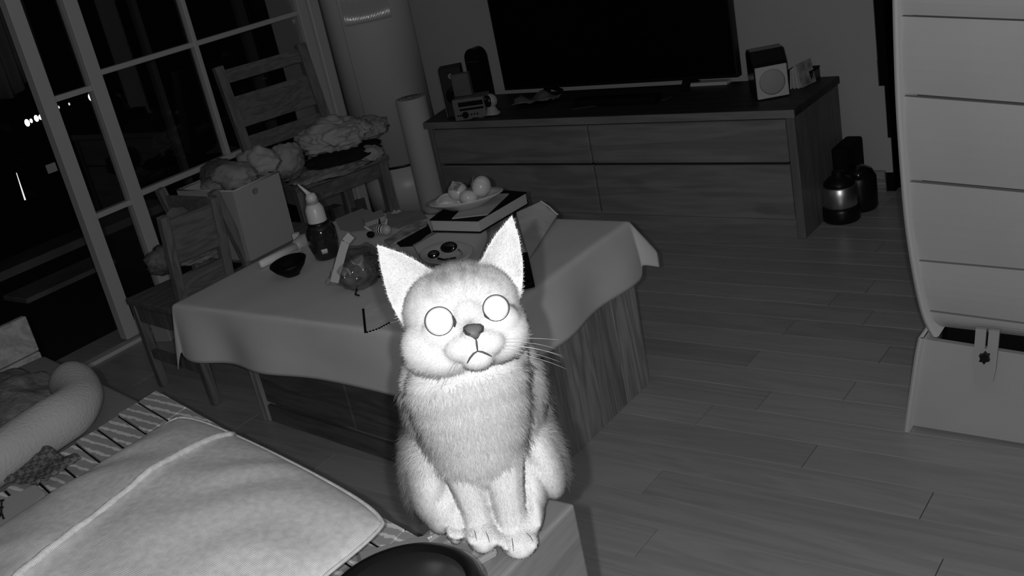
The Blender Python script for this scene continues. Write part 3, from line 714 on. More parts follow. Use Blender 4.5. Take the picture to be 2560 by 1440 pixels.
# small mat with a dark stitched border hanging at the front edge
t = thing('stitched_napkin', 'grey napkin with black stitched border lying at the front table edge beside the cat', 'napkin', T(960, 780))
np_ = [(908, 772), (925, 758), (1040, 722), (1050, 790), (975, 806), (945, 822), (914, 832)]
P = [Zp(a, b, TT + .003) for a, b in np_]; bm = B()
A = [bm.verts.new((p.x, p.y, TT + .0005)) for p in P]; Bv = [bm.verts.new((p.x, p.y, TT + .003)) for p in P]
bm.faces.new(A[::-1]); bm.faces.new(Bv)
for i in range(len(P)): j = (i + 1) % len(P); bm.faces.new((A[i], A[j], Bv[j], Bv[i]))
obj('fabric', bm, mat('napkin_grey', .60, .9, .05, var=.1, vscale=40), t)
for (pa, pb) in ((P[0], P[6]), (P[6], P[5]), (P[5], P[4])):
    n_ = max(2, int((pb - pa).length / .0055))
    for k in range(n_):
        q = pa.lerp(pb, (k + .5) / n_); q.z = TT + .003; bm = B(); ell(bm, q, (.0032, .0032, .002), sub=1); obj('stitch', bm, M_blackm, t)

# magazines / tin under the books, sunglasses on an oval tray
bk = [(1035, 612), (1095, 580), (1218, 572), (1222, 600), (1195, 660), (1100, 680), (1040, 632)]
flat('magazine', 'pale rounded magazine under the thick book, in front of the stack', 'magazine', [(1036, 615), (1093, 582), (1215, 575), (1218, 592), (1190, 668), (1060, 640), (1042, 628)], .006, mat('magazine_pale', .62, .5, .3), lift=.003)
flat('writing_pad', 'flat grey writing pad under the pale magazine', 'pad', [(1030, 610), (1090, 575), (1225, 566), (1222, 600), (1180, 672), (1050, 645)], .003, mat('paper_grey', .22, .8))
c = T(1118, 640, .013); R_ = Matrix.Rotation(-.5, 3, 'Z')
t = thing('oval_tray', 'pale oval dish holding the dark sunglasses in front of the books', 'dish', c)
obj('body', lathe(B(), [(.052, 0), (.060, .003), (.075, .010), (.073, .011), (.055, .005), (.02, .003)], c, 48, R_, 1.15, .8), mat('dish_pale', .55, .4, .4), t, True)
c = T(1120, 628, .030)
t = thing('sunglasses', 'dark sunglasses with rounded lenses resting on the pale oval dish', 'glasses', c)
def lens(px, py, rx, rz_, ang):
    q = T(px, py, .030); bm = B(); Mx = Matrix.Rotation(ang, 3, 'Z') @ Matrix.Rotation(1.05, 3, 'X')
    lathe(bm, [(.001, .003), (.6, .0025), (1, 0), (.98, -.001), (.001, .0015)], q, 28, Mx @ Matrix.Diagonal((rx, rz_, 1)), 1, 1)
    obj('lens', bm, mat('gloss_black', .006, .12, .6), t, True)
    bm = B(); ringp = [q + Mx @ Vector((rx * 1.05 * math.cos(a), rz_ * 1.05 * math.sin(a), 0)) for a in [2 * PI * k / 28 for k in range(29)]]; tube(bm, ringp, .0014, 6, False); obj('rim', bm, M_plasticd, t, True)
lens(1122, 618, .021, .014, .5); lens(1084, 636, .015, .011, .75)
bm = B(); tube(bm, [T(1146, 624, .03), T(1155, 632, .025), T(1152, 650, .018), T(1120, 655, .016)], .0022, 6); obj('temple', bm, M_plasticd, t, True)
bm = B(); tube(bm, [T(1095, 646, .02), T(1110, 650, .018), T(1140, 645, .018)], .003, 6); obj('temple', bm, M_black, t, True)

# thick book
def book(name, label, pts_top, ztop, th, mcover, mpage):
    P = [Zp(a, b, ztop) for a, b in pts_top]; cen = sum(P, Vector()) / 4; t = thing(name, label, 'book', (cen.x, cen.y, ztop - th))
    def slab(z0, z1, ins, bev=0):
        Q = [cen + (p - cen) * (1 - ins) for p in P]
        return hexa(B(), [Vector((q.x, q.y, z0)) for q in Q] + [Vector((q.x, q.y, z1)) for q in Q], bev, 2)
    obj('cover', slab(ztop - .003, ztop, 0), mcover, t); obj('cover', slab(ztop - th, ztop - th + .003, 0), mcover, t)
    obj('pages', slab(ztop - th + .003, ztop - .003, .02, .0015), mpage, t, label='pale page block')
    return t, P, cen
ZB = TT + .009 + .036
M_page = mat('page_block', .50, .8, .1, bump=.5, bscale=30, stretch=(1, 1, 60))
tk, PB, cb = book('thick_book', 'thick dark covered book with a pale page block, top of the stack', [(1074, 549), (1194, 551), (1316, 480), (1180, 468)], ZB, .034, M_blackm, M_page)
book('black_book', 'thin black notebook directly under the thick book', [(1080, 566), (1196, 570), (1320, 500), (1190, 490)], ZB - .0345, .008, M_blackm, M_blackm)
# envelope between plate and book
P = [Zp(a, b, ZB + .002) for a, b in ((1130, 546), (1218, 536), (1272, 484), (1190, 486))]
tag(obj('envelope', hexa(B(), [Vector((p.x, p.y, ZB)) for p in P] + [Vector((p.x, p.y, ZB + .0025)) for p in P]), mat('envelope_pale', .42, .7)), 'pale envelope under the oval plate on the thick book', 'envelope')
# oval plate
ZPl = ZB + .0028
c = Zp(1166, 498, ZPl + .02); c.z = ZPl; Rp = Matrix.Rotation(math.radians(38), 3, 'Z')
t = thing('oval_plate', 'pale oval plate of fruit on the book stack', 'plate', c)
obj('body', lathe(B(), [(.045, 0), (.050, .001), (.080, .018), (.096, .026), (.095, .0285), (.078, .021), (.045, .004), (.01, .003)], c, 64, Rp, 1.02, .60), mat('plate_glaze', .52, .2, .5), t, True)
# fruits
M_per = mat('persimmon_skin', .55, .28, .4, var=.06, vscale=20); M_leaf = mat('calyx_dry', .24, .8, var=.6, vscale=60)
def persimmon(px, py, h, r, d, label, groove=4):
    q = Zp(px, py, ZPl + h); d = Vector(d).normalized(); Mx = d.to_track_quat('Z', 'Y').to_matrix()
    t = thing('persimmon', label, 'fruit', q - Vector((0, 0, r * .8)), 'persimmons on the oval plate')
    def fn(v):
        a = math.atan2(v.y, v.x); k = 1 - .05 * (abs(math.cos(a * groove / 2)) < .18) * (1 - v.z * v.z)
        z = v.z * .86 - .12 * max(0, 1 - 8 * (v.x ** 2 + v.y ** 2)) * (1 if v.z > 0 else .3)
        return Vector((v.x * k, v.y * k, z))
    bm = B(); ell(bm, q, (r, r, r), Mx, 4, fn); obj('flesh', bm, M_per, t, True)
    for k in range(4):
        a = k * PI / 2 + .4; bm = B(); e = Mx @ Vector((math.cos(a), math.sin(a), 0)); f2 = Mx @ Vector((-math.sin(a), math.cos(a), 0)); n_ = Mx @ Vector((0, 0, 1))
        p_ = q + n_ * r * .76
        vs = [p_ - f2 * .002, p_ + f2 * .002, p_ + e * r * .36 + f2 * r * .34 + n_ * .003, p_ + e * r * .72 + n_ * .004 * (k % 2), p_ + e * r * .36 - f2 * r * .34 + n_ * .003]
        bm.faces.new([bm.verts.new(x) for x in vs]); solid(obj('calyx_leaf', bm, M_leaf, t), .0008)
    bm = B(); tube(bm, [q + Mx @ Vector((0, 0, r * .72)), q + Mx @ Vector((0, 0, r * .95))], [.0025, .002], 8); obj('stalk', bm, M_leaf, t)
tc_ = -FWD
persimmon(1203, 467, .048, .0285, (-.80, -.35, .40), 'largest persimmon, at the right back of the plate')
persimmon(1144, 478, .040, .0255, (.25, -.55, .8), 'persimmon with a dry leafy calyx on top, at the left back of the plate')
persimmon(1172, 495, .030, .0240, (.1, .5, .75), 'grooved persimmon at the front of the plate', 6)
q = Zp(1112, 504, ZPl + .022)
t = thing('ridged_fruit', 'ridged pale fruit cluster at the left end of the oval plate', 'fruit', q)
for k in range(6):
    a = math.radians(20 + 8 * k); bm = B(); base = q + Vector((-.028, -.006, -.002)); 
    pts = [base + RIGHT * (.066 * u) + Vector((0, 0, .016 * math.sin(PI * u) - .002 * k)) - FWD * 0 + UP * (0) + Vector((.35, -.62, 0)) * (.009 * (k - 2) * math.sin(PI * min(1, u * 1.1))) for u in [i / 10 for i in range(11)]]
    tube(bm, pts, [.0022 + .0048 * math.sin(PI * (i / 10)) for i in range(11)], 8); obj('finger', bm, M_per, t, True)

# light paper bag leaning right of the books and phone
P = [T(1268, 545, .02), T(1350, 503, .055), T(1394, 537, .04), T(1322, 648, .004)]
t = thing('fabric_pouch', 'pale soft pouch leaning to the right of the book stack', 'pouch', T(1330, 600))
bm = B(); A = [T(1290, 560, 0), T(1360, 528, 0), T(1394, 545, 0), T(1322, 650, 0)]
hexa(bm, A + [T(1290, 530, .045), T(1352, 502, .055), T(1393, 538, .022), T(1322, 646, .004)], .004)
bmesh.ops.subdivide_edges(bm, edges=bm.edges[:], cuts=2, use_grid_fill=True)
obj('body', bm, mat('pouch_cloth', .45, .85, .05, bump=.4, bscale=40, var=.08, vscale=15), t, True)
bm = B(); tube(bm, [T(1352, 503, .057), T(1372, 516, .046), T(1386, 530, .032), T(1395, 537, .025)], .002, 6); obj('seam', bm, M_paper, t)
bm = B(); ell(bm, T(1308, 626, .01), (.004, .004, .004), sub=1); obj('button', bm, M_paper, t)
p0_, p1_ = T(1300, 640, .008), T(1314, 712, .008)
t = thing('remote_control', 'slim black remote control lying behind the cat\'s right ear', 'remote', (p0_ + p1_) / 2)
bm = B(); bar(bm, p0_, p1_ + (p1_ - p0_) * .05, .038, .014, (0, 0, 1), .003); o = obj('body', bm, M_blackm, t)
for k in range(5): 
    bm = B(); lathe(bm, [(.003, 0), (.003, .001)], p0_.lerp(p1_, .2 + .15 * k) + Vector((0, 0, .007)), 10); obj('button', bm, M_plasticd if k == 0 else M_black, t)

# ================================================================= CHAIRS BY THE WINDOW
def chair(name, label, cx_, cy_, rz, W_, D_, hs, hb, slats=((.30, .42), (.55, .92)), lean=.06, leg=.034):
    t = thing(name, label, 'chair', (cx_, cy_, 0), 'wooden chairs by the window')
    R = Matrix.Translation((cx_, cy_, 0)) @ Matrix.Rotation(rz, 4, 'Z')
    def P(x, y, z): return R @ Vector((x, y, z))
    ax = R.to_3x3() @ Vector((1, 0, 0))
    for s in (-1, 1):
        bm = B(); y_ = s * (W_ / 2 - leg / 2)
        bar(bm, P(-D_ / 2, y_, 0), P(-D_ / 2 + .006, y_, hs), leg, leg, ax, .003)
        bar(bm, P(-D_ / 2 + .006, y_, hs - .005), P(-D_ / 2 - lean, y_, hb), leg, leg, ax, .003)
        obj('leg', bm, M_chair, t)
        bm = B(); bar(bm, P(D_ / 2 - leg / 2, y_, 0), P(D_ / 2 - leg / 2, y_, hs - .02), leg, leg, ax, .003); obj('leg', bm, M_chair, t)
        bm = B(); bar(bm, P(-D_ / 2, y_, hs - .05), P(D_ / 2 - leg, y_, hs - .05), .018, .05); obj('apron', bm, M_chair, t)
        bm = B(); bar(bm, P(-D_ / 2, y_, hs * .38), P(D_ / 2 - leg, y_, hs * .38), .016, .028); obj('stretcher', bm, M_chair, t)
    bm = B(); bar(bm, P(D_ / 2 - leg / 2, -W_ / 2 + leg, hs - .05), P(D_ / 2 - leg / 2, W_ / 2 - leg, hs - .05), .018, .05); obj('apron', bm, M_chairb, t)
    bm = B(); bar(bm, P(0, -W_ / 2 + leg, hs * .38), P(0, W_ / 2 - leg, hs * .38), .016, .028); obj('stretcher', bm, M_chairb, t)
    bm = B(); q = [P(-D_ / 2 + .02, -W_ / 2, 0), P(D_ / 2 + .008, -W_ / 2 - .004, 0), P(D_ / 2 + .008, W_ / 2 + .004, 0), P(-D_ / 2 + .02, W_ / 2, 0)]
    hexa(bm, [Vector((a.x, a.y, hs - .02)) for a in q] + [Vector((a.x, a.y, hs)) for a in q], .004); obj('seat', bm, M_chairb, t)
    for (a, b) in slats:
        za = hs + (hb - hs) * a; zb2 = hs + (hb - hs) * b
        xa = -D_ / 2 + .006 - (lean + .006) * a; xb = -D_ / 2 + .006 - (lean + .006) * b
        bm = B(); bar(bm, P((xa + xb) / 2, -W_ / 2 + leg, (za + zb2) / 2), P((xa + xb) / 2, W_ / 2 - leg, (za + zb2) / 2), .014, zb2 - za, Vector((0, 0, 1)) - ax * lean / (hb - hs), .002)
        obj('slat', bm, M_chairb, t)
    return t, P
A_, PA = chair('wooden_chair', 'tall wooden chair with a broad backrest slat, its seat heaped with clothes', -2.89, 2.52, math.radians(-16), .37, .35, .41, .815, ((.22, .36), (.44, .72), (.84, .96)))
B_, PB_ = chair('wooden_chair', 'low wooden chair under the white storage bin', -2.625, 1.965, math.radians(88), .29, .30, .355, .585, ((.62, .9),), .035, .026)
C_, PC = chair('wooden_chair', 'small wooden chair nearest the sliding door, a dark cushion on its back', -2.66, 1.675, math.radians(173), .185, .32, .30, .585, ((.12, .36), (.5, .95)), .05, .026)

# storage bin
def binbox():
    P = [Xp(612, 597, -2.47), Xp(726, 556, -2.47), Xp(690, 428, -2.47), Xp(580, 480, -2.47)]
    z0 = .357; z1 = (P[2].z + P[3].z) / 2; ya, yb_ = P[0].y, P[1].y; ta, tb_ = P[3].y, P[2].y
    t = thing('storage_bin', 'white plastic storage bin with a round finger hole, full of clothes, on a low chair', 'bin', (-2.6, (ya + yb_) / 2, z0))
    X1, X0 = -2.47, -2.72; th = .003
    def wall(a, b, c, d, name='wall'):
        bm = B(); n_ = ((Vector(b) - Vector(a)).cross(Vector(d) - Vector(a))).normalized() * th
        hexa(bm, [a, b, Vector(b) + n_, Vector(a) + n_, d, c, Vector(c) + n_, Vector(d) + n_]); return bm
    f = [(X1, ya, z0), (X1, yb_, z0), (X1 + .006, tb_, z1), (X1 + .006, ta, z1)]
    bk_ = [(X0, ya, z0), (X0, yb_, z0), (X0 - .006, tb_, z1), (X0 - .006, ta, z1)]
    mbn = mat('bin_plastic', .36, .5, .3)
    # front wall with a real hole
    bm = B(); hc = Vector((X1 + .005, (ta + tb_) / 2 - .012, z1 - .026)); ring = []; N = 16; out = []
    per = []
    for k in range(N):
        a = 2 * PI * k / N; ring.append(bm.verts.new(hc + Vector((0, .0115 * math.cos(a), .0095 * math.sin(a)))))
    for k in range(N):
        a = 2 * PI * k / N; dy, dz = math.cos(a), math.sin(a); s_ = 1 / max(abs(dy), abs(dz)); ux, uz = dy * s_, dz * s_
        u = (ux + 1) / 2; v_ = (uz + 1) / 2
        lo_ = Vector(f[0]).lerp(Vector(f[1]), u); hi_ = Vector(f[3]).lerp(Vector(f[2]), u); out.append(bm.verts.new(lo_.lerp(hi_, v_)))
    for k in range(N): j = (k + 1) % N; bm.faces.new((ring[k], ring[j], out[j], out[k]))
    solid(obj('front_wall', bm, mbn, t), .003)
    obj('side_wall', wall(f[1], bk_[1], bk_[2], f[2]), mbn, t); obj('side_wall', wall(bk_[0], f[0], f[3], bk_[3]), mbn, t); obj('back_wall', wall(bk_[1], bk_[0], bk_[3], bk_[2]), mbn, t)
    obj('bottom', box(B(), X0, X1, ya, yb_, z0, z0 + .004), mbn, t)
    bm = B(); tube(bm, [Vector(f[3]), Vector(f[2]), Vector(bk_[2]), Vector(bk_[3]), Vector(f[3])], .0035, 8); obj('rim', bm, mbn, t, True)
    return (ta + tb_) / 2, z1
yc, zc_ = binbox()
gi = 0
def heap(name, label, c, r, seed, m, group=None, **k):
    o = obj(name, crumple(c, r, seed, **k), m, None, True); return tag(o, label, 'clothes', group)
heap('folded_garment', 'pale crumpled garment heaped in the right of the storage bin', Xp(648, 405, -2.56), (.075, .050, .045), 1, M_gar[3], fold=6)
heap('folded_garment', 'mottled garment spilling over the left of the storage bin', Xp(585, 440, -2.56), (.085, .055, .042), 2, M_gar[1], fold=7)
heap('folded_garment', 'dark garment sticking out at the back of the storage bin', Xp(545, 430, -2.68), (.05, .06, .035), 3, mat('garment_dim', .08, .9, .05, bump=.3), fold=5)
heap('folded_garment', 'pale rag hanging from the left rim of the storage bin', Xp(535, 462, -2.62), (.05, .035, .018), 4, M_gar[1], fold=8)
# clothes on the tall chair
zs = .41
heap('folded_garment', 'pale shirt heaped on top of the clothes on the tall chair', Xp(830, 340, -2.85), (.14, .125, .060), 5, M_gar[0], sub=5, fold=6, amp=.4)
heap('folded_garment', 'light jacket bulging at the right of the tall chair', Xp(905, 325, -2.95), (.10, .11, .045), 6, M_gar[3], sub=5, fold=5)
heap('folded_garment', 'light sleeve drooping between the bin and the tall chair', Xp(715, 400, -2.8), (.05, .07, .055), 7, M_gar[3], fold=6)
heap('folded_garment', 'black trousers sandwiched in the heap on the tall chair', Xp(860, 385, -2.79), (.115, .155, .024), 8, M_gar[2], sub=5, fold=4, amp=.25)
heap('folded_garment', 'crumpled blanket at the bottom of the heap on the tall chair', Xp(825, 425, -2.80), (.14, .17, .030), 9, M_gar[1], sub=5, fold=7, amp=.3, flat=zs)
heap('folded_garment', 'pale scarf end hanging at the right edge of the tall chair', Xp(925, 385, -2.70), (.05, .045, .030), 10, M_gar[3], fold=6)
# boxes under the tall chair
for k, (px, py, s) in enumerate(((800, 520, .05), (835, 515, .045), (885, 498, .06))):
    p = Zp(px, py, .10); obj_ = obj('shoe_box', obox(B(), (p.x, p.y, .05), (.07, s * 1.1, .10), -.2, .003, 1), mat('box_dim_%d' % k, (.12, .14, .10)[k], .8, var=.3, vscale=20))
    tag(obj_, ('narrow dim carton under the tall chair beside the bottle', 'dim carton in the middle under the tall chair', 'patterned carton at the right under the tall chair')[k], 'box')
# cushion and cloth on small chair
p = Xp(465, 590, -2.50)
heap('dark_cushion', 'soft grey cushion leaning on the back of the small chair', Xp(455, 580, -2.56), (.018, .055, .075), 11, mat('cushion_grey', .14, .9, .05), fold=1.5, amp=.12)['category'] = 'cushion'
heap('patterned_bag', 'patterned cloth bag on the seat of the small chair by the sliding door', Xp(412, 650, -2.80), (.055, .055, .045), 12, mat('bag_pattern', .14, .8, var=.8, vscale=25), fold=5, flat=.301)['category'] = 'bag'
heap('folded_garment', 'folded pale cloth on the seat of the small chair under the cushion', Xp(500, 640, -2.62), (.05, .07, .012), 13, M_gar[1], fold=6)
for k, (px, py) in enumerate(((455, 788), (412, 812))):
    p = Zp(px, py, .05); o = obj('small_carton', obox(B(), (p.x, p.y, .045), (.07, .07, .09), .3, .003, 1), mat('carton_pale', .34, .8))
    tag(o, ('pale small carton on the floor under the small chair', 'second pale carton on the floor, nearer the sliding door')[k], 'box')

# ================================================================= SOFA
t = thing('sofa', 'low sofa with a grey seat and a wooden armrest under the cat', 'sofa', (-1.5, .6, 0))
F0 = Zp(120, 890, .42); F1 = Zp(1075, 1345, .42); fd = (F1 - F0).normalized(); pd = Vector((fd.y, -fd.x, 0))   # pd points to the backrest
if pd.y > 0: pd = -pd
Fa = F0 - fd * .02; Fb = Vector((-.80, F1.y - (F1.x + .80) * 0, .42))
M_seat = mat('seat_fabric', .26, .9, .05, bump=.2, bscale=120)
q = [Fa, F1, F1 + pd * .62, Fa + pd * .62]
bm = B(); hexa(bm, [Vector((a.x, a.y, .30)) for a in q] + [Vector((a.x, a.y, .42)) for a in q], .012, 3); obj('seat_cushion', bm, M_seat, t, True)
q = [Fa + pd * .02, F1 + pd * .02, F1 + pd * .66, Fa + pd * .66]
bm = B(); hexa(bm, [Vector((a.x, a.y, .0)) for a in q] + [Vector((a.x, a.y, .298)) for a in q]); obj('base', bm, mat('sofa_base', .04, .8), t)
ZA = .60
c1 = Zp(1437, 1258, ZA); c2 = Zp(1084, 1326, ZA)
ax1, ay1 = c1.x, c1.y; ax0 = Zp(1130, 1268, ZA).x
bm = B(); box(bm, ax0, ax1, .10, ay1, .02, ZA, .005, 3); obj('armrest', bm, M_arm, t, label='pale smooth solid wooden armrest')
for yy in (.14, ay1 - .06):
    bm = B(); box(bm, ax0 + .02, ax1 - .02, yy, yy + .04, 0, .021); obj('foot', bm, M_blackm, t)
bm = B(); hexa(bm, [Vector((a.x, a.y, .42)) for a in (Fa + pd * .56, F1 + pd * .56, F1 + pd * .66, Fa + pd * .66)] + [Vector((a.x, a.y, .58)) for a in (Fa + pd * .58, F1 + pd * .58, F1 + pd * .66, Fa + pd * .66)], .02, 3)
obj('backrest', bm, M_seat, t, True)
# wooden board at the far end of the sofa
xL = -2.50
P = [Xp(-60, 860, xL), Xp(68, 789, xL), Xp(103, 868, xL), Xp(-60, 950, xL)]
t = thing('end_board', 'pale wooden side board of two planks at the far end of the sofa', 'board', (xL, P[1].y, 0))
yr = Xp(85, 840, xL).y; z1 = Xp(68, 789, xL).z; z2 = Xp(103, 875, xL).z
obj('plank', box(B(), xL - .02, xL, .3, yr, z2 + .0015, z1, .002, 1), M_armboard, t); obj('plank', box(B(), xL - .02, xL, .3, yr, z2 - .10, z2 - .0015, .002, 1), M_armboard, t)
obj('leg', box(B(), xL - .02, xL, yr - .05, yr - .01, 0, z2 - .101), M_armboard, t)
obj('leg', box(B(), xL - .02, xL, .32, .36, 0, z2 - .101), M_armboard, t)

# quilted mat on the seat: strips of quilted cells
Mq = mat('quilt_cell', .42, .8, .1); nn = Mq.node_tree
wv = nn.nodes.new('ShaderNodeTexWave'); wv.bands_direction = 'Y'; wv.inputs['Scale'].default_value = 14; wv.inputs['Distortion'].default_value = 1.6; wv.inputs['Detail Scale'].default_value = 6
rp = nn.nodes.new('ShaderNodeValToRGB'); rp.color_ramp.elements[0].position = .70; rp.color_ramp.elements[0].color = (.36, .36, .36, 1); rp.color_ramp.elements[1].position = .9; rp.color_ramp.elements[1].color = (.75, .75, .75, 1)
nn.links.new(nn.nodes['Texture Coordinate'].outputs['Object'], wv.inputs[0]); nn.links.new(wv.outputs['Fac'], rp.inputs[0]); nn.links.new(rp.outputs[0], nn.nodes['Principled BSDF'].inputs['Base Color'])
M0 = Zp(392, 972, .435); M1 = Zp(452, 1036, .435); Md = Zp(60, 1190, .435)
md = (Md - M0); ml = md.length; md.normalize(); mp_ = (Zp(1050, 1338, .435) - M0); mw_ = mp_.length; mp_.normalize()
t = thing('quilted_mat', 'quilted sofa mat with light zigzag lines and dark seams under the linen cushion', 'mat', M0)
ncell = 9; cs = .052; cl = .145
for i in range(11):
    for j in range(7):
        a = M0 + md * (i * cs) + mp_ * (j * cl); hh = .424
        bm = B(); q = [a + md * .0022 + mp_ * .001, a + md * (cs - .0022) + mp_ * .001, a + md * (cs - .0022) + mp_ * (cl - .001), a + md * .0022 + mp_ * (cl - .001)]
        tl_ = .0035 if i % 2 else .001
        hexa(bm, [Vector((v.x, v.y, hh)) for v in q] + [Vector((v.x, v.y, .434 + (tl_ if k in (1, 2) else 0))) for k, v in enumerate(q)], .0015, 1)
        obj('quilt_cell', bm, Mq, t)
bm = B(); q = [M0, M0 + md * cs * 11, M0 + md * cs * 11 + mp_ * cl * 7, M0 + mp_ * cl * 7]
hexa(bm, [Vector((v.x, v.y, .4215)) for v in q] + [Vector((v.x, v.y, .4305)) for v in q]); obj('backing', bm, M_blackm, t)

# the linen cushion
def cushion():
    ctr = [Zp(448, 1024, .50), Zp(990, 1296, .50)]
    A, Bc = ctr; side = (Bc - A); pr = Vector((.02, -.56, 0)); n = 56; bm = B(); grids = []
    Cc = Bc + pr; D = A + pr
    for s in (1, -1):
        g = []
        for i in range(n + 1):
            r_ = []
            for j in range(n + 1):
                u, v = i / n, j / n; uu, vv = u * 2 - 1, v * 2 - 1
                pin = 1 - .07 * (1 - vv * vv) * abs(uu) ** 3; pin2 = 1 - (.0 if vv < 0 else .05) * (1 - uu * uu) * abs(vv) ** 3 + (.035 * (1 - uu * uu) if vv < 0 else 0)
                rc = 1 - .050 * (abs(uu) * abs(vv)) ** 7; U = .5 + uu * pin * rc / 2; V = .5 + vv * pin2 * rc / 2
                p = (A * (1 - U) + Bc * U) * (1 - V) + (D * (1 - U) + Cc * U) * V
                h = (max(0, 1 - uu ** 2) ** .55) * (max(0, 1 - vv ** 2) ** .55)
                wr = .010 * noise.noise(Vector((u * 4, v * 4, 3))) + .004 * math.sin((u + v) * 22 + 4 * noise.noise(Vector((u * 3, v * 3, 0)))) * (1 - h) * h * 4
                z = .495 + s * .056 * h + (wr * h if s > 0 else 0)
                if s > 0:
                    ln = v - (.20 + .04 * math.sin(u * 3)); z += 0
                    uw = .285 + .17 * v; z += .005 * math.exp(-((u - uw - .02) / .015) ** 2) * min(1, 8 * v, 8 * (1 - v)) - .004 * math.exp(-((u - uw) / .010) ** 2) * h
                r_.append(Vector((p.x, p.y, max(z, .437))))
            g.append(r_)
        grids.append(g)
    V = {}
    def vert(s, i, j):
        edge_ = i in (0, n) or j in (0, n); k = (0 if edge_ else s, i, j)
        if k not in V: V[k] = bm.verts.new(grids[0 if edge_ else s][i][j])
        return V[k]
    for s in (0, 1):
        for i in range(n):
            for j in range(n):
                f_ = [vert(s, i, j), vert(s, i + 1, j), vert(s, i + 1, j + 1), vert(s, i, j + 1)]
                bm.faces.new(f_ if s == 0 else f_[::-1])
    t = thing('linen_cushion', 'large square linen cushion with a raised welt lying in front on the sofa', 'cushion', ((A + Cc) / 2).to_tuple())
    o = obj('cover', bm, M_pillow, t, True); sb = o.modifiers.new('sub', 'SUBSURF'); sb.levels = 1; sb.render_levels = 1
    pts = []
    for k in range(41):
        v = .02 + .96 * k / 40; u = .32 + .17 * v - .02 * math.sin(v * PI); i = u * n; i0 = int(i); j = min(n, round(v * n)); a = grids[0][i0][j]; b = grids[0][i0 + 1][j]
        pts.append(a.lerp(b, i - i0) + Vector((0, 0, .001)))
    bm = B(); tube(bm, pts, .0052, 8); obj('welt', bm, M_pillow, t, True, 'raised welt along the flap')
    pts = [grids[0][i][j] for i, j in [(i, 0) for i in range(n)] + [(n, j) for j in range(n)] + [(i, n) for i in range(n, 0, -1)] + [(0, j) for j in range(n, 0, -1)]]
    bm = B(); tube(bm, pts + [pts[0]], .0030, 6); obj('edge_piping', bm, M_pillow, t, True)
cushion()
# pet bed
p0 = Zp(205, 1000, .47)
t = thing('pet_bed', 'plush pet bed with a thick rolled rim at the far end of the sofa', 'pet bed', (-1.95, .75, .42))
rim = [Zp(a, b, .475) for a, b in ((150, 955), (185, 965), (196, 1000), (160, 1042), (80, 1092), (0, 1142), (-120, 1215), (-260, 1300))]
dn = []
for i in range(len(rim) - 1):
    for k in range(6):
        u = k / 6; P_ = [rim[max(i - 1, 0)], rim[i], rim[i + 1], rim[min(i + 2, len(rim) - 1)]]
        dn.append(.5 * ((2 * P_[1]) + (P_[2] - P_[0]) * u + (2 * P_[0] - 5 * P_[1] + 4 * P_[2] - P_[3]) * u * u + (-P_[0] + 3 * P_[1] - 3 * P_[2] + P_[3]) * u ** 3))
Mpl = mat('plush_light', .42, .95, .02, bump=.5, bscale=160); Mpd = mat('plush_dark', .16, .95, .02, bump=1.0, bscale=90, var=.4, vscale=30)
far = [i for i, p in enumerate(dn)]
bm = B(); nd = len(dn); tube(bm, dn, [.046 * math.sqrt(min(1, (i + .3) / (nd * .16)) * (2 - min(1, (i + .3) / (nd * .16)))) for i in range(nd)], 20)
for v in bm.verts: v.co += Vector((0, 0, .006 * noise.noise(v.co * 14))); v.co.z = max(v.co.z, .425)
obj('rolled_rim', bm, Mpl, t, True, 'thick pale rolled rim')
bm = B(); q = [Zp(-330, 1110, .44), Zp(40, 935, .44), Zp(190, 975, .44), Zp(-140, 1200, .44)]
sheet(bm, q, 40, 30, lambda u, v, p: p + Vector((0, 0, .045 * math.sin(PI * u) ** .5 * math.sin(PI * v) ** .5 + .016 * noise.noise(p * 20))))
solid(obj('fluffy_base', bm, Mpd, t, True, 'dark fluffy lining'), .02)
# plaid cloth and sheet of card at the left edge
bm = B(); sheet(bm, [Zp(0, 1205, .445), Zp(110, 1120, .455), Zp(205, 1150, .460), Zp(95, 1215, .450)], 24, 16, lambda u, v, p: p + Vector((0, 0, .012 * abs(noise.noise(Vector((u * 5, v * 5, 4)))) + .008 * math.sin(v * 9) * u)))
Mpl2 = mat('plaid_cloth', .12, .9, .05); nn = Mpl2.node_tree; ck = nn.nodes.new('ShaderNodeTexChecker'); ck.inputs['Scale'].default_value = 110; ck.inputs[1].default_value = (.08, .08, .08, 1); ck.inputs[2].default_value = (.16, .16, .16, 1)
nn.links.new(nn.nodes['Texture Coordinate'].outputs['Object'], ck.inputs[0]); nn.links.new(ck.outputs[0], nn.nodes['Principled BSDF'].inputs['Base Color'])
o = solid(obj('plaid_cloth', bm, Mpl2, None, True), .002); tag(o, 'dark plaid cloth bunched on the mat beside the linen cushion', 'cloth')
q = [Zp(-40, 1330, .455), Zp(12, 1245, .455), Zp(88, 1212, .455), Zp(110, 1230, .455), Zp(20, 1330, .455)]
bm = B(); A = [bm.verts.new((v.x, v.y, .437)) for v in q]; Bv = [bm.verts.new((v.x, v.y, .455)) for v in q]; bm.faces.new(A[::-1]); bm.faces.new(Bv)
for i in range(5): j = (i + 1) % 5; bm.faces.new((A[i], A[j], Bv[j], Bv[i]))
tag(obj('notepad', bm, mat('pad_pale', .38, .8)), 'pale notepad at the edge of the sofa beside the plaid cloth', 'notepad')
bm = B()
for k, (a, b, c_, d_) in enumerate(((0, 1252, 10, 1250), (4, 1252, 3, 1280), (3, 1280, 9, 1296), (-4, 1270, 8, 1268), (-6, 1300, 4, 1280))): tube(bm, [Zp(a, b, .458), Zp(c_, d_, .458)], .0018, 6)
tag(obj('wire_hook', bm, M_black), 'little black wire hook on the pale notepad', 'hook')

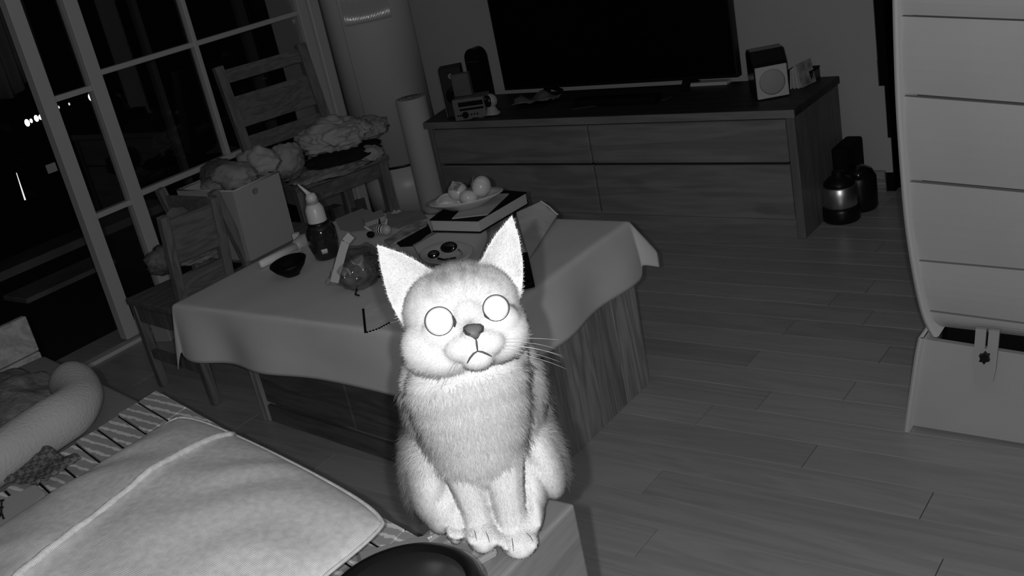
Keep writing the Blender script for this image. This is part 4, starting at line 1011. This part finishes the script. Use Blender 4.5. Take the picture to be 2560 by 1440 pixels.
# tray and black round dish at the bottom edge
TZ2 = ZA
t = thing('plastic_tray', 'grey plastic tray with raised edges on the wooden armrest in front of the paws', 'tray', Zp(1150, 1400, TZ2))
def slab2(pts, z0, z1, m, name, label=None):
    P = [Zp(a, b, z1) for a, b in pts]; bm = B(); n_ = len(P)
    A = [bm.verts.new((p.x, p.y, z0)) for p in P]; Bv = [bm.verts.new((p.x, p.y, z1)) for p in P]; bm.faces.new(A[::-1]); bm.faces.new(Bv)
    for i in range(n_): j = (i + 1) % n_; bm.faces.new((A[i], A[j], Bv[j], Bv[i]))
    return obj(name, bm, m, t, label=label)
M_tr = mat('tray_grey', .22, .3, .5)
slab2([(1035, 1345), (1095, 1330), (1225, 1385), (1195, 1415), (1180, 1475), (1100, 1560), (930, 1560), (900, 1380)], TZ2 + .001, TZ2 + .010, M_tr, 'base')
zr_ = TZ2 + .018
ed = [(1075, 1336), (1105, 1328), (1165, 1350), (1238, 1382)]
for a, b in zip(ed, ed[1:]):
    bm = B(); bar(bm, Zp(*a, zr_ - .006), Zp(*b, zr_ - .006), .006, .006, bev=.001); obj('rim', bm, mat('tray_rim', .30, .3, .5), t)
for a, b in (((1238, 1382), (1190, 1408)), ((1190, 1408), (1178, 1450)), ((1105, 1328), (1070, 1350)), ((1130, 1352), (1110, 1362)), ((1110, 1362), (1180, 1392)), ((1200, 1372), (1180, 1392))):
    bm = B(); bar(bm, Zp(*a, zr_ - .006), Zp(*b, zr_ - .006), .005, .006, bev=.001); obj('rim', bm, MATS['tray_rim'], t)
for a in ((1072, 1345), (1078, 1342)):
    bm = B(); ell(bm, Zp(*a, zr_), (.0018, .0018, .0012), sub=1); obj('rivet', bm, M_paper, t)
cbk = Zp(1000, 1478, .655); 
t = thing('round_black_pot', 'large glossy black round pot lid at the bottom edge in front of the tray', 'pot', (cbk.x, cbk.y, TZ2 + .01))
rbk = (Zp(1196, 1478, .655) - cbk).length
obj('body', lathe(B(), [(rbk * .55, -.055), (rbk * .9, -.05), (rbk, -.03), (rbk, -.004), (rbk * .96, 0), (rbk * .85, .002), (rbk * .80, -.004), (.01, -.006)], cbk, 64), mat('pot_black', .004, .35, .25), t, True)
obj('rim', lathe(B(), [(rbk * 1.0, -.02), (rbk * 1.035, -.012), (rbk * 1.035, -.006), (rbk * .99, -.003)], cbk, 64), mat('pot_rim', .03, .25, .5), t, True, label='slightly paler rim')

# ================================================================= LIGHTS OUTSIDE AND BALCONY THINGS
def light_spot(px, py, X, r, e, label):
    p = Xp(px, py, X); bm = B(); ell(bm, p, (r, r, r * 1.6), sub=2)
    tag(obj('distant_lamp', bm, mat('lamp_glow_%d' % int(e), .5, .5, emit=e)), label, 'lamp', 'distant night lights beyond the balcony')
for k, (px, py, r, e) in enumerate(((68, 307, .05, 3), (78, 302, .03, 2), (91, 296, .045, 4), (101, 293, .035, 4), (107, 288, .04, 3), (112, 300, .03, 1), (227, 243, .055, 3), (240, 238, .055, 3), (147, 268, .02, 1), (173, 260, .02, 1), (628, 97, .035, 2), (618, 108, .02, 1))):
    light_spot(px, py, -22, r, e, ('distant window light seen past the sliding door',)[0] + ' (' + ('lowest of the left row', 'second of the left row', 'large one mid row', 'brightest mid row', 'upper right of the row', 'faint one under the row', 'left of the bright pair', 'right of the bright pair', 'tiny dot left of the pair', 'tiny dot nearest the pair', 'high light near the tall chair', 'faint light beside the high one')[k] + ')')
for k, (px, py) in enumerate(((176, 816), (193, 807), (211, 799))):
    p = Xp(px, py, -4.55); bm = B(); ell(bm, p, (.005, .005, .012), sub=1)
    tag(obj('indicator_light', bm, mat('indicator_glow', .5, .5, emit=2)), ('lower left', 'middle', 'upper right')[k] + ' one of three small lights low on the balcony', 'lamp', 'small lights on the balcony')
bm = B(); a, b = Xp(41, 432, -12), Xp(63, 500, -12); tube(bm, [a, b], [.004, .010], 6)
tag(obj('lit_mast', bm, mat('lamp_glow_1', .5, .5, emit=1)), 'thin lit streak of a mast in the dark outside', 'mast')
o = obj('outdoor_sign', obox(B(), Xp(129, 420, -14), (.02, .14, .12), 0), mat('sign_dim', .05, .5, emit=.04)); tag(o, 'small dim lit board in the dark outside', 'sign')
# balcony cabinet
pa, pb = Xp(70, 760, -4.3), Xp(250, 690, -4.3)
t = thing('balcony_bench', 'dim long bench standing out on the balcony', 'bench', (-4.4, (pa.y + pb.y) / 2, 0))
zt4 = Xp(160, 705, -4.3).z
obj('seat', box(B(), -4.5, -4.3, pa.y, pb.y + .1, zt4 - .05, zt4, .004, 1), M_bal, t)
obj('leg', box(B(), -4.5, -4.3, pb.y - .08, pb.y + .1, -.02, zt4 - .05), M_bal, t)
obj('leg', box(B(), -4.5, -4.3, pa.y, pa.y + .08, -.02, zt4 - .05), M_bal, t)
# hanging curtain
bm = B(); a, b = Xp(-40, 0, -3.75), Xp(62, 0, -3.75); zb5 = Xp(20, 225, -3.75).z
sheet(bm, [(-3.75, a.y - .2, 2.1), (-3.75, b.y, 2.1), (-3.75, b.y - .02, zb5), (-3.75, a.y - .2, zb5 - .02)], 60, 12, lambda u, v, p: p + Vector((.018 * math.sin(u * 40), 0, .02 * math.sin(u * 9) * v)))
tag(solid(obj('hanging_curtain', bm, mat('curtain_dim', .06, .9), None, True), .003), 'dim grey cloth hanging on the balcony at the far left', 'curtain')
#CAT#
# ================================================================= THE CAT
A0 = Zp(1258, 1352, ZA); Fh = Vector((CAM.x - A0.x, CAM.y - A0.y, 0)).normalized(); Rh = Vector((-Fh.y, Fh.x, 0))
if Rh.dot(RIGHT) < 0: Rh = -Rh
def CP(px, py, a):
    d = ray(px, py); k = (a - (CAM - A0).dot(Fh)) / d.dot(Fh); return CAM + d * k
def sc(p): return (p - CAM).dot(FWD) / F
cat = thing('cat', 'pale tabby cat sitting upright on the wooden armrest, staring up with eyes painted white as eyeshine', 'cat', A0)
MB = Matrix((Rh, Fh, Vector((0, 0, 1)))).transposed()
bmc = B()
def blob(px, py, a, rx, ra, rz, tilt=0, yaw=0):
    p = CP(px, py, a); M_ = MB @ Matrix.Rotation(tilt, 3, 'Y') @ Matrix.Rotation(yaw, 3, 'X')
    ell(bmc, p, (rx * sc(p), ra, rz), M_, 3)
def limb(pts):
    P = []; R = []
    for (px, py, a, r) in pts:
        p = CP(px, py, a); P.append(p); R.append(r * sc(p))
    n = 6; Q = []; RR = []
    for i in range(len(P) - 1):
        for k in range(n): u = k / n; Q.append(P[i].lerp(P[i + 1], u)); RR.append(R[i] + (R[i + 1] - R[i]) * u)
    Q.append(P[-1]); RR.append(R[-1])
    for q, r in zip(Q, RR): ell(bmc, q, (r, r, r), None, 2)
# trunk, back and haunches
blob(1205, 1120, -.085, 168, .070, .085)
blob(1185, 1040, -.060, 165, .062, .085)
blob(1175, 985, -.050, 165, .055, .070)
blob(1285, 1010, -.100, 82, .05, .075)
blob(1320, 1120, -.090, 78, .055, .065)
blob(1175, 1000, -.012, 140, .040, .062)
blob(1165, 955, -.012, 150, .040, .040)
blob(1185, 1075, -.016, 116, .040, .070); blob(1182, 1035, -.014, 132, .040, .065)
blob(1070, 1165, -.060, 60, .062, .062, .18)
blob(1105, 1235, -.045, 52, .050, .040, .35)
blob(1345, 1120, -.065, 55, .058, .060, -.15)
blob(1322, 1195, -.040, 42, .045, .035)
# hind feet
blob(1134, 1312, -.014, 23, .030, .015); blob(1138, 1285, -.022, 25, .032, .026)
blob(1329, 1282, -.010, 21, .030, .016); blob(1330, 1250, -.02, 25, .035, .026)
for (px, py, r) in ((1124, 1326, 10), (1138, 1331, 11), (1151, 1328, 9), (1318, 1298, 10), (1332, 1304, 11), (1345, 1298, 9)):
    p = CP(px, py, .008); ell(bmc, p, (r * sc(p), .014, r * sc(p) * 1.2), MB, 2)
# fore legs and paws
limb([(1112, 1030, -.022, 66), (1122, 1085, -.018, 64), (1148, 1150, -.010, 54), (1170, 1215, -.004, 42), (1188, 1270, .000, 37), (1200, 1318, .004, 37)])
limb([(1240, 1030, -.022, 68), (1242, 1085, -.016, 64), (1255, 1150, -.008, 55), (1264, 1215, .000, 46), (1274, 1275, .004, 41), (1288, 1325, .008, 42)])
blob(1205, 1332, .010, 41, .030, .016); blob(1296, 1346, .014, 48, .032, .017)
for (px, py, r) in ((1177, 1340, 14), (1197, 1348, 16), (1219, 1349, 16), (1237, 1340, 13)):
    p = CP(px, py, .022); ell(bmc, p, (r * sc(p), .016, r * sc(p)), MB, 2)
for (px, py, r) in ((1262, 1352, 15), (1283, 1363, 18), (1308, 1361, 18), (1330, 1348, 15)):
    p = CP(px, py, .026); ell(bmc, p, (r * sc(p), .018, r * sc(p)), MB, 2)
# neck
blob(1168, 905, -.040, 150, .055, .060); blob(1160, 945, -.045, 160, .055, .055); blob(1270, 945, -.070, 85, .05, .06)
# tail curled round behind
tp = [CP(1290, 1180, -.15), CP(1350, 1170, -.16)]
for k in range(14):
    u = k / 13; q = A0 + Rh * (-.02 - .035 * u) - Fh * (.125 - .055 * u); q.z = ZA + .022 + .02 * (1 - u); ell(bmc, q, (.017 - .006 * u,) * 3, None, 2)
# head
HC = CP(1165, 805, -.008); hs_ = sc(HC); ang = math.radians(13)
hx = RIGHT * math.cos(ang) + UP * math.sin(ang); hy = UP * math.cos(ang) - RIGHT * math.sin(ang); hz = -FWD
HM = Matrix((hx, hy, hz)).transposed()
def HP(x, y, z): return HC + (hx * x + hy * y + hz * z) * hs_
def hb(x, y, z, rx, ry, rz): ell(bmc, HP(x, y, z), (rx * hs_, ry * hs_, rz * hs_), HM, 3)
hb(-6, 38, -45, 150, 118, 120); hb(-8, -20, -25, 158, 98, 108); hb(-6, 70, -20, 110, 72, 95)
hb(-98, -38, 0, 76, 74, 74); hb(84, -38, 0, 66, 72, 74); hb(-60, -75, 10, 80, 48, 70); hb(60, -72, 10, 72, 46, 70)
hb(-16, -58, 72, 50, 36, 42); hb(42, -58, 72, 46, 36, 42); hb(12, -92, 66, 40, 28, 38); hb(12, 5, 58, 44, 60, 42); hb(13, -28, 98, 25, 18, 24)
hb(8, 55, 2, 110, 70, 72); hb(-62, -15, 40, 60, 45, 50); hb(80, -15, 38, 55, 45, 50)
def ear(tip, ib, ob, sgn):
    tip, ib, ob = [Vector(q) for q in (tip, ib, ob)]; nu, nv = 10, 16; fr = []; bk_ = []
    for j in range(nv + 1):
        v = j / nv; rf = []; rb_ = []
        for i in range(nu + 1):
            u = i / nu; b = ib.lerp(ob, u); p = b.lerp(tip, v)
            out_ = (u - .5) * 2; bulge = math.sin(PI * v) * (20 if out_ > 0 else 10) * abs(out_)
            ed = (ob - ib).normalized() * (1 if out_ > 0 else -1); p = p + ed * bulge
            dish = 34 * (1 - out_ ** 2) * (1 - v) ** .8
            th = 8 + 5 * (1 - v)
            rf.append(HP(p.x, p.y, p.z - dish)); rb_.append(HP(p.x, p.y, p.z - dish - th - 16 * (1 - v) * (1 - out_ ** 2)))
        fr.append(rf); bk_.append(rb_)
    f = [[bmc.verts.new(q) for q in r] for r in fr]; b = [[bmc.verts.new(q) for q in r] for r in bk_]
    for j in range(nv):
        for i in range(nu):
            bmc.faces.new((f[j][i], f[j][i + 1], f[j + 1][i + 1], f[j + 1][i])); bmc.faces.new((b[j][i], b[j + 1][i], b[j + 1][i + 1], b[j][i + 1]))
        bmc.faces.new((f[j][0], f[j + 1][0], b[j + 1][0], b[j][0])); bmc.faces.new((f[j][nu], b[j][nu], b[j + 1][nu], f[j + 1][nu]))
    for i in range(nu):
        bmc.faces.new((f[0][i], b[0][i], b[0][i + 1], f[0][i + 1])); bmc.faces.new((f[nv][i], f[nv][i + 1], b[nv][i + 1], b[nv][i]))
ear((-176, 243, 0), (-38, 128, -10), (-158, 18, -30), -1)
ear((176, 240, -5), (52, 118, -10), (146, 22, -30), 1)
body = obj('body', bmc, None, cat, True)
for v in body.data.vertices:
    if v.co.z < ZA + .001: v.co.z = ZA + .001
rm = body.modifiers.new('skin', 'REMESH'); rm.mode = 'VOXEL'; rm.voxel_size = .0021
sm = body.modifiers.new('soft', 'SMOOTH'); sm.factor = .5; sm.iterations = 12
dg = bpy.context.evaluated_depsgraph_get(); me2 = bpy.data.meshes.new_from_object(body.evaluated_get(dg)); body.modifiers.clear(); body.data = me2; me2.name = 'body'
body.matrix_parent_inverse = ROOTS[cat.name]
for p in me2.polygons: p.use_smooth = True
nv_ = len(me2.vertices); co = np.empty(nv_ * 3); me2.vertices.foreach_get('co', co); co = co.reshape(-1, 3)
nr = np.empty(nv_ * 3); me2.vertices.foreach_get('normal', nr); nr = nr.reshape(-1, 3)
low = co[:, 2] < ZA + .0006; co[low, 2] = ZA + .0006; me2.vertices.foreach_set('co', co.ravel())
def loc_head(P):
    q = (P - np.array(HC)) / hs_; return q @ np.array(hx), q @ np.array(hy), q @ np.array(hz)
def nz(P, f): return np.array([noise.noise(Vector(p) * f) for p in P])
def shade(P, N):
    """coat colour: pale chest and legs, face lifted for the lamp hot spot; tabby forehead, flanks and back"""
    x, y, z = loc_head(P); a = (P - np.array(A0)) @ np.array(Fh); r = (P - np.array(A0)) @ np.array(Rh); h = P[:, 2] - ZA
    n1 = nz(P, 60); n2 = nz(P, 160); n0 = nz(P, 22)
    s = np.where(y > -135, .80, .74)  # head set paler to carry the lamp's hot spot on the face
    head = (y > -130)
    t_ = np.clip((y - 62) / 60, 0, 1) * np.clip((95 - np.abs(x - 5)) / 40, 0, 1) * np.clip((z + 60) / 60, 0, 1)
    st_ = .5 + .5 * np.sin((x - 5) * .17 + n1 * 3.5 + n2 * 1.5)
    s = np.where(head, s - t_ * (.22 + .26 * st_ * (.6 + .8 * (n2 + .3))), s)
    # brow streaks above the eyes
    for sx in (-58, 74):
        d_ = np.exp(-(((x - sx) + (y - 62) * .5 * (1 if sx < 0 else -1)) / 9) ** 2) * np.exp(-((y - 68) / 22) ** 2); s = s - np.where(head, .10 * d_, 0)
    # flanks and back
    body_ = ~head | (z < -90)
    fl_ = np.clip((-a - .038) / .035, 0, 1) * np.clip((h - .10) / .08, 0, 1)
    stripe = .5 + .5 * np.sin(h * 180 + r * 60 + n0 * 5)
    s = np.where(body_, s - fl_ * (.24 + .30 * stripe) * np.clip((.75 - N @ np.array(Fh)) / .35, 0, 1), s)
    s = s * (1 + .05 * n2 + .04 * n1)
    # nose bridge greyer
    d_ = np.exp(-((x - 12) / 18) ** 2) * np.exp(-((y + 4) / 14) ** 2) * (z > 40); s = s - .45 * d_
    # inner ears slightly greyer than their rims
    er = (y > 80) & (np.abs(x) > 60) & (z > -95)
    s = np.where(er & (N @ np.array(hz) > .2), s * .90, s)
    return np.clip(s, .03, .9)
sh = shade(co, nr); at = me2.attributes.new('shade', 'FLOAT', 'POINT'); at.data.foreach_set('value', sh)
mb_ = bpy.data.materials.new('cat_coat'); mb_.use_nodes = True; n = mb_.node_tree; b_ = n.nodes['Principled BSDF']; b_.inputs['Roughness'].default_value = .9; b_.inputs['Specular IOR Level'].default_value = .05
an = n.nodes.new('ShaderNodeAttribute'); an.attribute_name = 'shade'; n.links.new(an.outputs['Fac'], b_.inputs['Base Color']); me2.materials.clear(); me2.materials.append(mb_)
# fur strands
me2.calc_loop_triangles(); nt = len(me2.loop_triangles); tr_ = np.empty(nt * 3, dtype=np.int32); me2.loop_triangles.foreach_get('vertices', tr_); tr_ = tr_.reshape(-1, 3)
Pa, Pb, Pc = co[tr_[:, 0]], co[tr_[:, 1]], co[tr_[:, 2]]; ar = np.linalg.norm(np.cross(Pb - Pa, Pc - Pa), axis=1)
rng = np.random.default_rng(5); NS = 120000
ti = rng.choice(nt, NS, p=ar / ar.sum()); u = rng.random(NS); v = rng.random(NS); fl2 = u + v > 1; u[fl2] = 1 - u[fl2]; v[fl2] = 1 - v[fl2]
w_ = 1 - u - v; root = Pa[ti] * w_[:, None] + Pb[ti] * u[:, None] + Pc[ti] * v[:, None]
nm_ = nr[tr_[ti, 0]] * w_[:, None] + nr[tr_[ti, 1]] * u[:, None] + nr[tr_[ti, 2]] * v[:, None]; nm_ /= np.linalg.norm(nm_, axis=1, keepdims=True) + 1e-9
sr_ = (sh[tr_[ti, 0]] + sh[tr_[ti, 1]] + sh[tr_[ti, 2]]) / 3
x, y, z = loc_head(root); hgt = root[:, 2] - ZA; a_ = (root - np.array(A0)) @ np.array(Fh)
ishead = y > -140
ln = np.where(ishead, .0034, .0115); ln = np.where(ishead & (y < -60) & (np.abs(x - 5) > 90), .006, ln)
ln = np.where(ishead & (y > 60) & (np.abs(x) > 60), .0022, ln); ln = np.where(~ishead & (hgt < .10) & (a_ > -.03), .0030, ln); ln = np.where(hgt < .03, .0022, ln)
face = ishead & (z > 40) & (np.abs(x - 10) < 120) & (np.abs(y + 20) < 75)
ln = np.where(face, .0016, ln)
ln = ln * (.6 + .8 * rng.random(NS))
flow = np.where(ishead[:, None], (root - np.array(HP(12, -20, 110))), np.array([0, 0, -1.0])[None, :])
flow = flow - nm_ * (flow * nm_).sum(1, keepdims=True); flow /= np.linalg.norm(flow, axis=1, keepdims=True) + 1e-9
jit = rng.normal(0, .28, (NS, 3))
d1_ = nm_ * .75 + flow * .75 + jit; d1_ /= np.linalg.norm(d1_, axis=1, keepdims=True); d2_ = nm_ * .35 + flow * 1.1 + jit; d2_ /= np.linalg.norm(d2_, axis=1, keepdims=True)
p1 = root + d1_ * (ln * .5)[:, None]; p2 = p1 + d2_ * (ln * .5)[:, None]
ok = p2[:, 2] > ZA + .0005
root, p1, p2, nm_, sr_, ln = [q[ok] for q in (root, p1, p2, nm_, sr_, ln)]; NS = len(root)
hc = bpy.data.hair_curves.new('fur'); hc.add_curves([3] * NS)
pos = np.stack([root - nm_ * .0004, p1, p2], 1).reshape(-1)
hc.attributes['position'].data.foreach_set('vector', pos.astype(np.float32))
ra_ = hc.attributes.get('radius') or hc.attributes.new('radius', 'FLOAT', 'POINT')
ra_.data.foreach_set('value', np.tile(np.array([.00022, .00016, .00004], dtype=np.float32), NS))
nn_ = hc.attributes.new('coat_normal', 'FLOAT_VECTOR', 'POINT'); nn_.data.foreach_set('vector', np.repeat(nm_, 3, axis=0).astype(np.float32).ravel())
sa_ = hc.attributes.new('shade', 'FLOAT', 'POINT'); sa_.data.foreach_set('value', np.repeat(sr_ * (.85 + .3 * rng.random(NS)), 3).astype(np.float32))
fur = bpy.data.objects.new('fur', hc); C.objects.link(fur); fur.parent = cat; fur.matrix_parent_inverse = ROOTS[cat.name]; fur['kind'] = 'stuff'
mf = bpy.data.materials.new('fur_strand'); mf.use_nodes = True; n = mf.node_tree; n.nodes.remove(n.nodes['Principled BSDF'])
df = n.nodes.new('ShaderNodeBsdfDiffuse'); an = n.nodes.new('ShaderNodeAttribute'); an.attribute_name = 'shade'; a2 = n.nodes.new('ShaderNodeAttribute'); a2.attribute_name = 'coat_normal'
n.links.new(an.outputs['Fac'], df.inputs[0]); n.links.new(a2.outputs['Vector'], df.inputs['Normal']); n.links.new(df.outputs[0], n.nodes['Material Output'].inputs[0]); hc.materials.append(mf)
# face details laid on the surface
bvh = BVHTree.FromPolygons([Vector(c) for c in co.tolist()], [list(p.vertices) for p in me2.polygons])
def hit(px, py, lift=.0006):
    r_ = bvh.ray_cast(CAM, ray(px, py).normalized())
    return (r_[0] - ray(px, py).normalized() * lift) if r_[0] else CP(px, py, .03)
M_dark = mat('cat_dark_skin', .05, .6); M_eye = mat('eyeshine_white', .95, .3, .3); M_nose = mat('nose_skin', .16, .6)  # eyes coloured near white, standing in for lamp light reflected back
M_lip = mat('lip_line', .09, .7)
for (px, py, r) in ((1098, 803, 34.5), (1240, 770, 31.5)):
    ps = [hit(px + r * .8 * math.cos(a), py + r * .8 * math.sin(a)) for a in [k * PI / 4 for k in range(8)]]
    nd_ = min((p - CAM).dot(FWD) for p in ps + [hit(px, py)]); d = ray(px, py); pc_ = CAM + d * (nd_ - .0015); s_ = nd_ / F; R_ = r * s_
    Mx = (-d).normalized().to_track_quat('Z', 'Y').to_matrix()
    bm = B(); ell(bm, pc_ - (-d).normalized() * .004, (R_, R_, .0065), Mx, 4); e = obj('eye', bm, M_eye, cat, True, 'round eye painted white as eyeshine')
    ringp = [pc_ - (-d).normalized() * .0018 + Mx @ Vector((R_ * 1.045 * math.cos(a), R_ * 1.045 * math.sin(a), 0)) for a in [2 * PI * k / 48 for k in range(49)]]
    bm = B(); tube(bm, ringp, .00045, 6, False); obj('eyelid', bm, M_dark, e, True, 'thin dark eyelid rim')
def stroke(name, pts, rad, m, lift=.0007):
    q = []
    for (a, b) in zip(pts, pts[1:]):
        for k in range(4): q.append(hit(a[0] + (b[0] - a[0]) * k / 4, a[1] + (b[1] - a[1]) * k / 4, lift))
    q.append(hit(*pts[-1], lift)); bm = B(); nq = len(q); rr2 = [rad * hs_ * (.35 + .65 * math.sin(PI * (.12 + .80 * i / (nq - 1)))) for i in range(nq)]; tube(bm, q, rr2, 6); return obj(name, bm, m, cat, True)
stroke('eye_corner', [(1132, 790), (1138, 805), (1136, 818)], 3.6, M_dark, .002)
stroke('eye_corner', [(1210, 778), (1214, 790), (1222, 797)], 3.4, M_dark, .002)
def patch(name, pts, m, lift=.0012, th=.0012):
    cx_ = sum(p[0] for p in pts) / len(pts); cy_ = sum(p[1] for p in pts) / len(pts); bm = B(); c_ = bm.verts.new(hit(cx_, cy_, lift + .0010)); mid = []; rim_ = []
    for p in pts: mid.append(bm.verts.new(hit(cx_ + (p[0] - cx_) * .55, cy_ + (p[1] - cy_) * .55, lift + .0008))); rim_.append(bm.verts.new(hit(p[0], p[1], lift - .0008)))
    k = len(pts)
    for i in range(k): j = (i + 1) % k; bm.faces.new((c_, mid[i], mid[j])); bm.faces.new((mid[i], rim_[i], rim_[j], mid[j]))
    return solid(obj(name, bm, m, cat, True), th)
patch('nose', [(1159, 818), (1168, 812), (1184, 810), (1200, 810), (1209, 816), (1208, 826), (1200, 835), (1194, 846), (1188, 848), (1180, 842), (1166, 838), (1158, 830)], M_nose)['label'] = 'dark nose leather'
stroke('nostril', [(1160, 824), (1166, 834), (1176, 836)], 3.2, M_dark, .003); stroke('nostril', [(1208, 818), (1206, 828), (1197, 832)], 3.0, M_dark, .003)
stroke('mouth', [(1190, 846), (1192, 862), (1194, 878)], 2.6, M_lip, .0012)
stroke('mouth', [(1194, 878), (1184, 884), (1175, 895), (1168, 908)], 2.8, M_lip, .0010)
stroke('mouth', [(1194, 878), (1206, 880), (1218, 885), (1229, 891)], 2.8, M_lip, .0010)
for pts in (([1186, 1326], [1189, 1338], [1192, 1352]), ([1214, 1328], [1220, 1342], [1224, 1356]), ([1280, 1345], [1282, 1360], [1284, 1378]), ([1316, 1332], [1326, 1342], [1333, 1354])):
    stroke('toe_shade_line', [tuple(p) for p in pts], 1.5, mat('toe_shade_line', .16, .8), .0006)  # dark lines laid in for the shade between the toes
M_wh = mat('whisker', .55, .5)
for (a, b, c_) in (((1262, 848), (1330, 843), (1396, 850)), ((1258, 856), (1325, 851), (1386, 872)), ((1262, 864), (1330, 866), (1402, 888)), ((1258, 872), (1320, 874), (1398, 905)), ((1255, 880), (1330, 885), (1412, 922)), ((1250, 866), (1320, 858), (1404, 893)),
                 ((1140, 900), (1118, 930), (1103, 970)), ((1146, 905), (1126, 935), (1112, 962))):
    p0 = hit(*a, .0005); p1_ = p0 + (CP(b[0], b[1], 0) - CP(a[0], a[1], 0)) - ray(*b) * .006; p2_ = p0 + (CP(c_[0], c_[1], 0) - CP(a[0], a[1], 0)) + ray(*b) * .004
    q = [p0.lerp(p1_, t).lerp(p1_.lerp(p2_, t), t) for t in [k / 10 for k in range(11)]]
    bm = B(); tube(bm, q, [.00034 - .00024 * k / 10 for k in range(11)], 5); obj('whisker', bm, M_wh, cat, True)
